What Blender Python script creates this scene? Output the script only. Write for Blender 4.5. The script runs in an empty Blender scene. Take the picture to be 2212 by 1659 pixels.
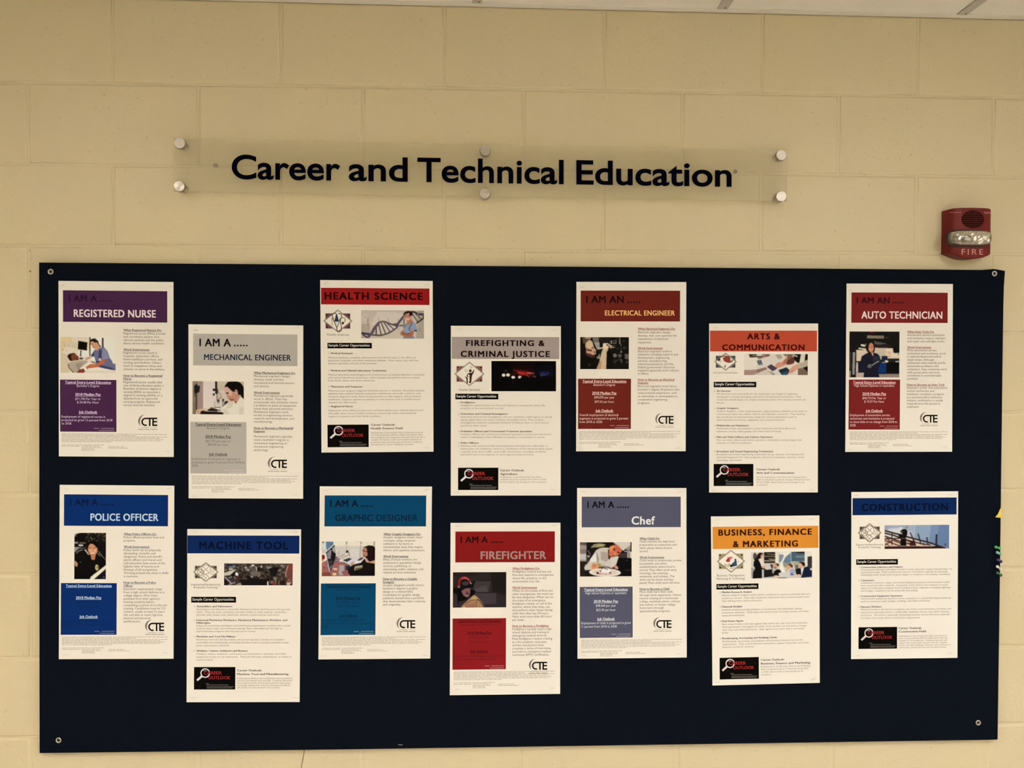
import bpy, math, random
import numpy as np
from mathutils import Vector, Matrix, Euler

# ------------------------------------------------------------------ camera, world, lights, exposure
scene = bpy.context.scene
COL = scene.collection
F = 1661.0
CAM = Vector((1.11052, -1.94673, 1.51973))
ROT = Euler((1.55669, -0.0039177, -0.0414842), 'XYZ')
RM = ROT.to_matrix()
cd = bpy.data.cameras.new('camera')
cd.sensor_width = 36.0
cd.lens = F / 2212.0 * 36.0
cd.clip_start = 0.02
cam = bpy.data.objects.new('camera', cd)
cam.location = CAM
cam.rotation_euler = ROT
COL.objects.link(cam)
scene.camera = cam

world = bpy.data.worlds.new('world')
scene.world = world
world.use_nodes = True
world.node_tree.nodes['Background'].inputs[0].default_value = (0.5, 0.45, 0.38, 1)
world.node_tree.nodes['Background'].inputs[1].default_value = 0.05

scene.view_settings.view_transform = 'Standard'
scene.view_settings.look = 'None'
scene.view_settings.gamma = 1.0
scene.view_settings.use_curve_mapping = False
scene.view_settings.exposure = 0.0

WARM, MIDW, COOL = (1.0, 0.895, 0.77), (1.0, 0.915, 0.83), (1.0, 0.935, 0.88)
LAMPS = [(-0.45, -1.55, 27.5, WARM), (2.60, -1.55, 32.0, COOL), (0.1, -2.9, 26.0, WARM), (3.8, -2.7, 23.0, COOL), (1.35, -3.0, 26.0, MIDW)]   # x, y, strength, tube colour; last one added to brighten the lower wall

H = 2.4384            # ceiling height, twelve courses of block
B = 0.2032
YB = -0.016           # front of the notice board
rnd = random.Random(7)


def ray_to(px, py, Y):
    """a spot measured on the wall: where the sight line of the photograph meets the plane y = Y"""
    d = RM @ Vector(((px - 1106) / F, -(py - 829.5) / F, -1.0))
    t = (Y - CAM.y) / d.y
    return CAM + t * d


# ------------------------------------------------------------------ helpers
def lin(c):
    c = np.asarray(c, float) / 255.0
    return np.where(c <= 0.04045, c / 12.92, ((c + 0.055) / 1.055) ** 2.4)


def tag(o, label=None, cat=None, group=None, kind=None):
    if label: o['label'] = label
    if cat: o['category'] = cat
    if group: o['group'] = group
    if kind: o['kind'] = kind
    return o


_mats = {}


def mat(name, col, rough=0.5, metal=0.0, spec=0.5):
    key = (name, tuple(round(float(x), 4) for x in col), rough, metal, spec)
    if key in _mats: return _mats[key]
    m = bpy.data.materials.new(name)
    m.use_nodes = True
    b = m.node_tree.nodes['Principled BSDF']
    b.inputs['Base Color'].default_value = (float(col[0]), float(col[1]), float(col[2]), 1)
    b.inputs['Roughness'].default_value = rough
    b.inputs['Metallic'].default_value = metal
    b.inputs['Specular IOR Level'].default_value = spec
    _mats[key] = m
    return m


def mesh_obj(name, verts, faces, m=None, parent=None, smooth=False, origin=(0, 0, 0)):
    """verts are world coordinates; the object's origin goes to 'origin' (world)"""
    o3 = Vector(origin)
    me = bpy.data.meshes.new(name)
    me.from_pydata([tuple(Vector(v) - o3) for v in verts], [], faces)
    if m: me.materials.append(m)
    if smooth:
        me.polygons.foreach_set('use_smooth', [True] * len(me.polygons))
    me.update()
    o = bpy.data.objects.new(name, me)
    COL.objects.link(o)
    if parent is not None:
        o.parent = parent
        o.location = o3 - Vector(parent.location)
    else:
        o.location = o3
    return o


def np_obj(name, V, T, m, parent, origin):
    """fast path for big triangle soups (numpy)"""
    me = bpy.data.meshes.new(name)
    V = np.asarray(V, np.float32) - np.asarray(origin, np.float32)
    T = np.asarray(T, np.int32)
    me.vertices.add(len(V)); me.vertices.foreach_set('co', V.ravel())
    me.loops.add(T.size); me.loops.foreach_set('vertex_index', T.ravel())
    me.polygons.add(len(T)); me.polygons.foreach_set('loop_start', np.arange(0, T.size, T.shape[1], dtype=np.int32))
    me.update(calc_edges=True)
    me.materials.append(m)
    o = bpy.data.objects.new(name, me)
    COL.objects.link(o)
    o.parent = parent
    o.location = Vector(origin) - Vector(parent.location)
    return o


def box_vf(x0, x1, y0, y1, z0, z1):
    v = [(x0, y0, z0), (x1, y0, z0), (x1, y1, z0), (x0, y1, z0), (x0, y0, z1), (x1, y0, z1), (x1, y1, z1), (x0, y1, z1)]
    f = [(0, 3, 2, 1), (4, 5, 6, 7), (0, 1, 5, 4), (1, 2, 6, 5), (2, 3, 7, 6), (3, 0, 4, 7)]
    return v, f


def lathe_vf(prof, n, c, ax):
    """prof: (radius, distance along ax); c: world start; ax: unit axis"""
    ax = Vector(ax).normalized()
    u = ax.orthogonal().normalized(); w = ax.cross(u)
    V = []; Fc = []
    for r, h in prof:
        for k in range(n):
            a = 2 * math.pi * k / n
            V.append(Vector(c) + ax * h + (u * math.cos(a) + w * math.sin(a)) * r)
    for i in range(len(prof) - 1):
        for k in range(n):
            a, b = i * n + k, i * n + (k + 1) % n
            Fc.append((a, b, b + n, a + n))
    Fc.append(tuple(range(n))[::-1])
    Fc.append(tuple(range((len(prof) - 1) * n, len(prof) * n)))
    return V, Fc


def tube_vf(pts, r, n=6):
    V = []; Fc = []
    P = [Vector(p) for p in pts]
    for i, p in enumerate(P):
        t = (P[min(i + 1, len(P) - 1)] - P[max(i - 1, 0)]).normalized()
        u = t.orthogonal().normalized() if i == 0 else (u - t * u.dot(t)).normalized()
        w = t.cross(u)
        for k in range(n):
            a = 2 * math.pi * k / n
            V.append(p + (u * math.cos(a) + w * math.sin(a)) * r)
    for i in range(len(P) - 1):
        for k in range(n):
            a, b = i * n + k, i * n + (k + 1) % n
            Fc.append((a, b, b + n, a + n))
    Fc.append(tuple(range(n))[::-1]); Fc.append(tuple(range((len(P) - 1) * n, len(P) * n)))
    return V, Fc


def join_vf(parts):
    V = []; Fc = []
    for v, f in parts:
        k = len(V); V += list(v); Fc += [tuple(i + k for i in q) for q in f]
    return V, Fc


# ------------------------------------------------------------------ surface materials
def noise_mat(name, c1, c2, scale, rough, bump=0.0, bscale=200.0, detail=4.0, spec=0.5, pits=False):
    m = bpy.data.materials.new(name)
    m.use_nodes = True
    nt = m.node_tree; N = nt.nodes; L = nt.links
    b = N['Principled BSDF']
    tc = N.new('ShaderNodeNewGeometry')
    n1 = N.new('ShaderNodeTexNoise'); n1.inputs['Scale'].default_value = scale; n1.inputs['Detail'].default_value = detail
    L.new(tc.outputs['Position'], n1.inputs['Vector'])
    mr = N.new('ShaderNodeMapRange'); mr.inputs[1].default_value = 0.35; mr.inputs[2].default_value = 0.65
    L.new(n1.outputs['Fac'], mr.inputs[0])
    mx = N.new('ShaderNodeMix'); mx.data_type = 'RGBA'
    mx.inputs[6].default_value = (*c1, 1); mx.inputs[7].default_value = (*c2, 1)
    L.new(mr.outputs[0], mx.inputs[0])
    L.new(mx.outputs[2], b.inputs['Base Color'])
    b.inputs['Roughness'].default_value = rough
    b.inputs['Specular IOR Level'].default_value = spec
    if bump > 0:
        n2 = N.new('ShaderNodeTexNoise'); n2.inputs['Scale'].default_value = bscale; n2.inputs['Detail'].default_value = 3.0
        L.new(tc.outputs['Position'], n2.inputs['Vector'])
        hgt = n2.outputs['Fac']
        if pits:
            n3 = N.new('ShaderNodeTexNoise'); n3.inputs['Scale'].default_value = 85.0; n3.inputs['Detail'].default_value = 2.0
            L.new(tc.outputs['Position'], n3.inputs['Vector'])
            rmp = N.new('ShaderNodeMapRange'); rmp.inputs[1].default_value = 0.66; rmp.inputs[2].default_value = 0.74
            rmp.inputs[3].default_value = 0.0; rmp.inputs[4].default_value = -0.8
            L.new(n3.outputs['Fac'], rmp.inputs[0])
            ad = N.new('ShaderNodeMath'); ad.operation = 'ADD'
            L.new(n2.outputs['Fac'], ad.inputs[0]); L.new(rmp.outputs[0], ad.inputs[1])
            hgt = ad.outputs[0]
        bp = N.new('ShaderNodeBump'); bp.inputs['Strength'].default_value = bump; bp.inputs['Distance'].default_value = 0.0012
        L.new(hgt, bp.inputs['Height'])
        L.new(bp.outputs[0], b.inputs['Normal'])
    return m


WALL = (0.62, 0.555, 0.375)
M_wall = noise_mat('painted_block', (WALL[0], WALL[1] * .99, WALL[2] * .98), (WALL[0] * .985, WALL[1] * .975, WALL[2] * 1.02), 5.0, 0.42, 0.7, 100.0, spec=0.5, pits=True)
M_tile = noise_mat('ceiling_tile_face', (0.88, 0.86, 0.82), (0.84, 0.82, 0.78), 240.0, 0.9, 0.3, 400.0)
M_grid = mat('ceiling_grid_paint', (0.50, 0.49, 0.46), 0.5)
M_floor = noise_mat('vinyl_floor', (0.46, 0.44, 0.41), (0.41, 0.39, 0.36), 12.0, 0.35)
M_side = noise_mat('side_wall_paint', (0.62, 0.57, 0.42), (0.60, 0.55, 0.41), 4.0, 0.5)
M_paper = mat('poster_paper', (0.82, 0.82, 0.82), 0.55, 0, 0.3)
M_steel = mat('staple_steel', (0.42, 0.40, 0.37), 0.4, 0.9)


def fabric_mat():
    m = bpy.data.materials.new('navy_fabric')
    m.use_nodes = True
    nt = m.node_tree; N = nt.nodes; L = nt.links
    b = N['Principled BSDF']
    g = N.new('ShaderNodeNewGeometry')
    n = N.new('ShaderNodeTexNoise'); n.inputs['Scale'].default_value = 420; n.inputs['Detail'].default_value = 3
    mp = N.new('ShaderNodeMapping'); mp.inputs['Scale'].default_value = (1, 1, 0.45)
    L.new(g.outputs['Position'], mp.inputs[0]); L.new(mp.outputs[0], n.inputs['Vector'])
    mx = N.new('ShaderNodeMix'); mx.data_type = 'RGBA'
    mx.inputs[6].default_value = (0.0022, 0.0040, 0.0085, 1); mx.inputs[7].default_value = (0.0048, 0.0075, 0.0150, 1)
    L.new(n.outputs['Fac'], mx.inputs[0]); L.new(mx.outputs[2], b.inputs['Base Color'])
    b.inputs['Roughness'].default_value = 0.95
    b.inputs['Specular IOR Level'].default_value = 0.03
    bp = N.new('ShaderNodeBump'); bp.inputs['Strength'].default_value = 0.5; bp.inputs['Distance'].default_value = 0.0006
    L.new(n.outputs['Fac'], bp.inputs['Height']); L.new(bp.outputs[0], b.inputs['Normal'])
    return m


M_fabric = fabric_mat()


def print_mat():
    m = bpy.data.materials.new('printed_picture')
    m.use_nodes = True
    N = m.node_tree.nodes; L = m.node_tree.links
    b = N['Principled BSDF']
    a = N.new('ShaderNodeAttribute'); a.attribute_name = 'print'
    L.new(a.outputs['Color'], b.inputs['Base Color'])
    b.inputs['Roughness'].default_value = 0.8
    b.inputs['Specular IOR Level'].default_value = 0.03
    return m


M_print = print_mat()

# ------------------------------------------------------------------ room shell
XL, XR, YF = -2.44, 4.88, -3.6


def structure(name, v, f, m, label):
    o = mesh_obj(name, v, f, m)
    return tag(o, label, None, None, 'structure')


floor = structure('floor', *box_vf(XL - .1, XR + .1, YF - .1, 0.2, -0.05, 0), M_floor, 'pale vinyl corridor floor')
structure('wall_left', *box_vf(XL - .1, XL, YF, 0.0, 0, H + .24), M_side, 'cream side wall beyond the left of the picture')
structure('wall_right', *box_vf(XR, XR + .1, YF, 0.0, 0, H + .24), M_side, 'cream side wall beyond the right of the picture')
structure('wall_front', *box_vf(XL - .1, XR + .1, YF - .1, YF, 0, H + .24), M_side, 'cream wall behind the camera')
structure('baseboard_back', *box_vf(XL, XR, -0.008, 0.0045, 0, 0.10), mat('vinyl_base', (0.05, 0.045, 0.04), .5), 'dark vinyl baseboard under the block wall')

wall = structure('wall_back', *box_vf(XL - .1, XR + .1, 0.0026, 0.2, 0, H + .24), M_wall, 'cream painted concrete block wall with recessed joints')

# measured joints: vertical joints by column, bed joints by course
VJ = {0: [(62, 265), (61, 560), (63, 1300)], 1: [(245, 90), (241, 450)], 2: [(429, 250), (427.5, 560)],
      3: [(604.6, 95), (609, 490)], 4: [(786.5, 260), (786.4, 565), (778, 1640)], 5: [(958, 105), (961.4, 490)],
      6: [(1130, 265), (1132, 570), (1124.7, 1640)], 7: [(1307, 115), (1301.6, 490)],
      8: [(1475, 270), (1475, 570), (1462.6, 1640)], 9: [(1647, 130), (1645.5, 480)],
      10: [(1812.5, 290), (1815, 570), (1794, 1640)], 11: [(1982, 140), (1982, 480)], 12: [(2149, 295), (2146, 575), (2125, 1640)]}
VX = {u: sum(ray_to(x, y, 0).x for x, y in l) / len(l) for u, l in VJ.items()}
for u in range(-14, 0): VX[u] = VX[0] + u * B
for u in range(13, 28): VX[u] = VX[12] + (u - 12) * B
HJ = {1: [(30, 177.4), (400, 182), (957, 188.8), (1300, 196), (2112, 209.5)], 2: [(60, 354), (1760, 376)],
      3: [(60, 531), (600, 532), (900, 538.7), (1300, 542.8), (2180, 548.6)], 4: [(40, 712), (2180, 718)],
      5: [(40, 889), (2180, 890)], 6: [(40, 1067), (2180, 1058)], 7: [(40, 1241.6), (2180, 1228)],
      8: [(40, 1421.8), (2180, 1396)], 9: [(40, 1594), (2180, 1563.7)]}
HZ = {}
for r, l in HJ.items():
    pts = [ray_to(x, y, 0) for x, y in l]
    HZ[r] = ([p.x for p in pts], [p.z for p in pts])


def zj(r, x):
    if r in HZ: return float(np.interp(x, HZ[r][0], HZ[r][1]))
    if r <= 0: return H + 0.004
    return zj(9, x) - (r - 9) * B


def block_mesh(x0, x1, r):
    g = 0.0024
    jy = rnd.uniform(-0.0003, 0.0003)
    c = [(x0 + g, zj(r + 1, x0) + g), (x1 - g, zj(r + 1, x1) + g), (x1 - g, zj(r, x1) - g), (x0 + g, zj(r, x0) - g)]
    ins = [(0, 0.006), (0.0001, 0.0030), (0.0013, 0.0015), (0.0033, 0.0004), (0.0060, 0.0)]
    V = []
    for i, y in ins:
        for (x, z), sx, sz in zip(c, (1, -1, -1, 1), (1, 1, -1, -1)):
            V.append((x + sx * i, y + jy, z + sz * i))
    Fc = []
    for k in range(4):
        for j in range(4):
            a, b = k * 4 + j, k * 4 + (j + 1) % 4
            Fc.append((a, b, b + 4, a + 4))
    Fc.append((16, 17, 18, 19))
    me = bpy.data.meshes.new('block')
    me.from_pydata(V, [], Fc)
    me.polygons.foreach_set('use_smooth', [True] * 16 + [False])
    me.materials.append(M_wall)
    me.update()
    return me


for r in range(12):
    start = -11 if r % 2 == 0 else -12
    us = list(range(start, 25, 2))
    for a, b in zip(us[:-1], us[1:]):
        x0, x1 = max(VX[a], XL), min(VX[b], XR)
        if x1 - x0 < 0.03: continue
        o = bpy.data.objects.new('block', block_mesh(x0, x1, r))
        COL.objects.link(o); o.parent = wall

# ceiling: tiles, tees, wall angle
ceil = structure('ceiling', *box_vf(XL - .1, XR + .1, YF - .1, 0.2, H + .16, H + .2), M_tile, 'suspended ceiling of white tiles in a painted metal grid')
tx = [ray_to(1031, 14, 0).x, ray_to(1555, 29, 0).x, ray_to(2067, 41, 0).x]
bars = {0: tx[0], 1: tx[1], 2: tx[2]}
for k in range(-7, 0): bars[k] = tx[0] + k * 0.6096
for k in range(3, 8): bars[k] = tx[2] + (k - 2) * 0.6096
bw = 0.0125


def part(name, vf, m, parent, smooth=False, origin=None):
    return mesh_obj(name, vf[0], vf[1], m, parent, smooth, origin if origin is not None else parent.location)


M_hole = mat('dark_hole', (0.02, 0.015, 0.01), .9)
for k, x in bars.items():
    if XL < x < XR:
        v = join_vf([box_vf(x - bw, x + bw, YF, -0.0215, H - 0.001, H + 0.0005), box_vf(x - .001, x + .001, YF, -0.0215, H, H + .04)])
        t = part('ceiling_tee', v, M_grid, ceil)
        a = (x + 0.004, -0.030, H - 0.0011)
        part('rivet', lathe_vf([(0.0022, 0), (0.0016, 0.0008)], 8, a, (0, 0, -1)), M_hole, ceil)
angle = part('wall_angle', join_vf([box_vf(XL, XR, -0.022, 0.0, H + 0.001, H + 0.0025), box_vf(XL, XR, -0.0012, 0.0004, H + 0.0025, H + 0.025)]), mat('wall_angle_paint', (0.80, 0.78, 0.74), .7, 0, .2), ceil)
cross = [-0.022 - 1.22 * i for i in range(1, 3)]
for y in cross:
    part('cross_tee', box_vf(XL, XR, y - bw, y + bw, H - 0.0008, H + 0.0006), M_grid, ceil)
lamp_cells = set()
ks = sorted(bars)
for lx, ly, ls, lc_ in LAMPS:
    for a, b in zip(ks[:-1], ks[1:]):
        if bars[a] < lx < bars[b]:
            row = 0 if ly > cross[0] else (1 if ly > cross[1] else 2)
            lamp_cells.add((a, row))
yy = [-0.004] + cross + [YF]
for a, b in zip(ks[:-1], ks[1:]):
    for row in range(3):
        x0, x1 = max(bars[a], XL) + 0.002, min(bars[b], XR) - 0.002
        if x1 - x0 < .05 or (a, row) in lamp_cells: continue
        part('ceiling_tile', box_vf(x0, x1, yy[row + 1] + .003, yy[row] - .001, H + 0.0027, H + 0.018), M_tile, ceil)

# recessed fluorescent fixtures (overhead, outside the picture); far centre one added as fill
for i, (lx, ly, ls, lc_) in enumerate(LAMPS):
    a = [k for k in ks[:-1] if bars[k] < lx < bars[k + 1]][0]
    row = 0 if ly > cross[0] else (1 if ly > cross[1] else 2)
    x0, x1 = bars[a] + bw, bars[a + 1] - bw
    y1, y0 = yy[row] - .02, yy[row + 1] + .02
    root = bpy.data.objects.new('ceiling_light', None)
    COL.objects.link(root); root.location = ((x0 + x1) / 2, (y0 + y1) / 2, H)
    side = 'left' if lx < 1 else ('right' if lx > 1.5 else 'added centre fill')
    near = 'near' if row == 1 else 'far'
    tag(root, 'lit recessed ceiling light in the row %s the block wall, %s' % ('nearer' if row == 1 else 'further from', side), 'ceiling light', 'recessed lights in the ceiling')
    rim = 0.02; dp = 0.085
    fr = join_vf([box_vf(x0, x1, y0, y0 + rim, H, H + dp), box_vf(x0, x1, y1 - rim, y1, H, H + dp),
                  box_vf(x0, x0 + rim, y0 + rim, y1 - rim, H, H + dp), box_vf(x1 - rim, x1, y0 + rim, y1 - rim, H, H + dp)])
    part('frame', fr, mat('fixture_paint', (.75, .74, .7), .4), root)
    me = bpy.data.materials.new('lit_diffuser'); me.use_nodes = True
    bb = me.node_tree.nodes['Principled BSDF']
    bb.inputs['Emission Color'].default_value = (*lc_, 1)
    bb.inputs['Emission Strength'].default_value = ls
    part('diffuser', box_vf(x0 + rim, x1 - rim, y0 + rim, y1 - rim, H + dp - .006, H + dp - .002), me, root)
    for j in range(1, 8):
        yl = y0 + (y1 - y0) * j / 8
        part('cutoff_louver', box_vf(x0 + rim, x1 - rim, yl - .0012, yl + .0012, H + .002, H + .070), mat('louver_white', (.7, .7, .68), .4), root)  # unseen blades added to keep direct light off the top of the wall

# ------------------------------------------------------------------ glyphs (Blender's built-in font, cached per character)
_tc = bpy.data.curves.new('glyph_source', 'FONT')
_to = bpy.data.objects.new('glyph_source', _tc)
COL.objects.link(_to)
_gl = {}


def _eval(body, res, off=0.0, ext=0.0):
    _tc.body = body; _tc.resolution_u = res; _tc.offset = off; _tc.extrude = ext; _tc.size = 1.0
    dg = bpy.context.evaluated_depsgraph_get(); dg.update()
    ev = _to.evaluated_get(dg)
    me = ev.to_mesh()
    me.calc_loop_triangles()
    n = len(me.vertices)
    co = np.zeros(n * 3, np.float32); me.vertices.foreach_get('co', co)
    tr = np.zeros(len(me.loop_triangles) * 3, np.int32); me.loop_triangles.foreach_get('vertices', tr)
    ev.to_mesh_clear()
    return co.reshape(-1, 3), tr.reshape(-1, 3)


_w0 = None


def glyph(ch, res):
    global _w0
    k = (ch, res)
    if k in _gl: return _gl[k]
    if _w0 is None:
        c, _ = _eval('||', 1); _w0 = c[:, 0].max()
    c, _ = _eval('|' + ch + '|', 1)
    adv = float(c[:, 0].max() - _w0)
    if ch == ' ':
        _gl[k] = (np.zeros((0, 2), np.float32), np.zeros((0, 3), np.int32), adv)
    else:
        v, t = _eval(ch, res)
        _gl[k] = (v[:, :2].copy(), t, adv)
    return _gl[k]


CAPH = glyph('H', 2)[0][:, 1].max()


def line_geo(text, cap, res=2, bold=0.0, spacing=0.0):
    """2-D triangles of a line of text, baseline at 0, cap height = cap; returns V, T, width"""
    s = cap / CAPH
    Vs = []; Ts = []; x = 0.0; n = 0
    xmax = 0
    offs = [(0, 0)] if bold <= 0 else ([(-bold, 0), (bold, 0)] if cap < 25 else
                                       [(-bold, -bold * .5), (bold, -bold * .5), (-bold, bold * .5), (bold, bold * .5), (0, 0), (0, -bold * .5), (0, bold * .5)])
    for ch in text:
        v, t, adv = glyph(ch, res)
        if len(v):
            for io, (ox, oy) in enumerate(offs):
                w3 = np.zeros((len(v), 3), np.float32); w3[:, :2] = v + np.array([x + ox, oy], np.float32); w3[:, 2] = io
                Vs.append(w3); Ts.append(t + n); n += len(v)
            xmax = x + v[:, 0].max() + bold
        x += adv + spacing
    if not Vs: return None
    V = np.concatenate(Vs); V[:, :2] *= s; T = np.concatenate(Ts)
    x0 = V[:, 0].min()
    V[:, 0] -= x0
    return V, T, float(V[:, 0].max())


# ------------------------------------------------------------------ raster painting of printed pictures
def paint(rect, bg, shapes, nx, ny, blur=1):
    SS = 2
    x0, y0, x1, y1 = rect
    W, Hh = nx * SS, ny * SS
    gx = x0 + (np.arange(W) + .5) / W * (x1 - x0)
    gy = y0 + (np.arange(Hh) + .5) / Hh * (y1 - y0)
    if isinstance(bg[0], tuple):      # vertical gradient
        t = np.linspace(0, 1, Hh)[:, None, None]
        img = (1 - t) * np.array(bg[0], float) + t * np.array(bg[1], float)
        img = np.repeat(img, W, 1)
    else:
        img = np.zeros((Hh, W, 3)) + np.array(bg, float)

    def poly(pts, col, al=1.0):
        pts = [(float(a), float(b)) for a, b in pts]
        xs = [p[0] for p in pts]; ys = [p[1] for p in pts]
        i0, i1 = np.searchsorted(gx, min(xs)), np.searchsorted(gx, max(xs))
        j0, j1 = np.searchsorted(gy, min(ys)), np.searchsorted(gy, max(ys))
        if i1 <= i0 or j1 <= j0: return
        X, Y = np.meshgrid(gx[i0:i1], gy[j0:j1])
        ins = np.zeros(X.shape, bool)
        for k in range(len(pts)):
            ax, ay = pts[k]; bx, by = pts[k - 1]
            if ay == by: continue
            c = ((ay > Y) != (by > Y)) & (X < (bx - ax) * (Y - ay) / (by - ay) + ax)
            ins ^= c
        sub = img[j0:j1, i0:i1]
        sub[ins] = sub[ins] * (1 - al) + np.array(col, float) * al

    for s in shapes:
        k = s[0]; col = s[1]; al = 1.0
        if len(col) == 4: al = col[3]; col = col[:3]
        if k == 'p':
            it = s[2]; poly([(it[i], it[i + 1]) for i in range(0, len(it), 2)], col, al)
        elif k == 'e':
            cx, cy, rx, ry = s[2][:4]; ro = math.radians(s[2][4]) if len(s[2]) > 4 else 0
            poly([(cx + rx * math.cos(a) * math.cos(ro) - ry * math.sin(a) * math.sin(ro),
                   cy + rx * math.cos(a) * math.sin(ro) + ry * math.sin(a) * math.cos(ro))
                  for a in [2 * math.pi * i / 28 for i in range(28)]], col, al)
        elif k == 'l':
            w = s[2] / 2; it = s[3]; P = [(it[i], it[i + 1]) for i in range(0, len(it), 2)]
            for (ax, ay), (bx, by) in zip(P[:-1], P[1:]):
                d = math.hypot(bx - ax, by - ay) or 1
                nx_, ny_ = -(by - ay) / d * w, (bx - ax) / d * w
                poly([(ax + nx_, ay + ny_), (bx + nx_, by + ny_), (bx - nx_, by - ny_), (ax - nx_, ay - ny_)], col, al)
        elif k == 'r':     # ring
            cx, cy, R, w = s[2]
            P = [(cx + R * math.cos(a), cy + R * math.sin(a)) for a in [2 * math.pi * i / 24 for i in range(25)]]
            for (ax, ay), (bx, by) in zip(P[:-1], P[1:]):
                d = math.hypot(bx - ax, by - ay) or 1
                nx_, ny_ = -(by - ay) / d * w / 2, (bx - ax) / d * w / 2
                poly([(ax + nx_, ay + ny_), (bx + nx_, by + ny_), (bx - nx_, by - ny_), (ax - nx_, ay - ny_)], col, al)
        elif k == 'g':     # grain: random blotches
            X0, Y0, X1, Y1, n, r0, r1 = s[2]; rr = random.Random(s[3])
            cols = s[4]
            for _ in range(n):
                cx, cy = rr.uniform(X0, X1), rr.uniform(Y0, Y1); a, b = rr.uniform(r0, r1), rr.uniform(r0, r1) * .6
                poly([(cx + a * math.cos(q), cy + b * math.sin(q)) for q in [i * math.pi / 4 for i in range(8)]], rr.choice(cols), al)
    img = img.reshape(ny, SS, nx, SS, 3).mean((1, 3))
    for _ in range(blur):
        p = np.pad(img, ((1, 1), (1, 1), (0, 0)), 'edge')
        img = (p[:-2, 1:-1] + p[2:, 1:-1] + p[1:-1, :-2] + p[1:-1, 2:] + 4 * img) / 8
    return img


# ------------------------------------------------------------------ notice board
bc = [(83, 567), (800, 572.5), (1450, 577.8), (2120, 583), (2147, 581), (2171, 585), (2168.5, 620), (2167.5, 660), (2166, 760), (2160, 1250),
      (2155, 1599), (1480, 1609), (740, 1620), (84, 1628)]
bp = [ray_to(x, y, YB) for x, y in bc]
n = len(bp)
e = 0.0035
cx_ = sum(p.x for p in bp) / n; cz_ = sum(p.z for p in bp) / n


def inset(p, d):
    return Vector((p.x - math.copysign(d, p.x - cx_) if abs(p.x - cx_) > 1.0 else p.x, p.y, p.z - math.copysign(d, p.z - cz_) if abs(p.z - cz_) > .45 else p.z))


V = []
for p in bp: V.append((p.x, -0.0008, p.z))
for p in bp: V.append((p.x, YB + e * .8, p.z))
for p in bp:
    q = inset(p, e * .35); V.append((q.x, YB + e * .2, q.z))
for p in bp:
    q = inset(p, e); V.append((q.x, YB, q.z))
Fc = []
for k in range(3):
    for j in range(n):
        a, b = k * n + j, k * n + (j + 1) % n
        Fc.append((a, a + n, b + n, b))
Fc.append(tuple(range(3 * n, 4 * n))); Fc.append(tuple(range(n))[::-1])
borg = Vector((bp[-1].x, 0, bp[-1].z))
board = mesh_obj('notice_board', V, Fc, M_fabric, origin=borg)
tag(board, 'large navy fabric covered notice board filling the lower wall, grommet at each corner', 'notice board')
M_grom = mat('grommet_metal', (0.62, 0.62, 0.60), 0.28, 1.0)
for gx_, gy_ in [(109.5, 587), (2148, 591), (126.5, 1599), (2113, 1561)]:
    c = ray_to(gx_, gy_, YB)
    R = 0.0054; rt = 0.0017; VV = []; FF = []
    for i in range(20):
        a = 2 * math.pi * i / 20
        for j in range(8):
            b = 2 * math.pi * j / 8
            VV.append((c.x + (R + rt * math.cos(b)) * math.cos(a), c.y - 0.0004 + rt * .8 * math.sin(b), c.z + (R + rt * math.cos(b)) * math.sin(a)))
    for i in range(20):
        for j in range(8):
            FF.append((i * 8 + j, i * 8 + (j + 1) % 8, ((i + 1) % 20) * 8 + (j + 1) % 8, ((i + 1) % 20) * 8 + j))
    g_ = mesh_obj('grommet', VV, FF, M_grom, board, True, c)
    mesh_obj('screw_hole', *lathe_vf([(0.0042, 0), (0.0042, 0.0003)], 16, c - Vector((0, 0.0003, 0)), (0, 1, 0)), M_hole, g_, False, c) if False else None
    hv, hf = lathe_vf([(0.0044, 0), (0.0044, 0.0004)], 16, (c.x, c.y + 0.0001, c.z), (0, -1, 0))
    mesh_obj('grommet_hole', hv, hf, M_hole, board, False, c)

# ------------------------------------------------------------------ posters
INK = (0.028, 0.024, 0.022)


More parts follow.
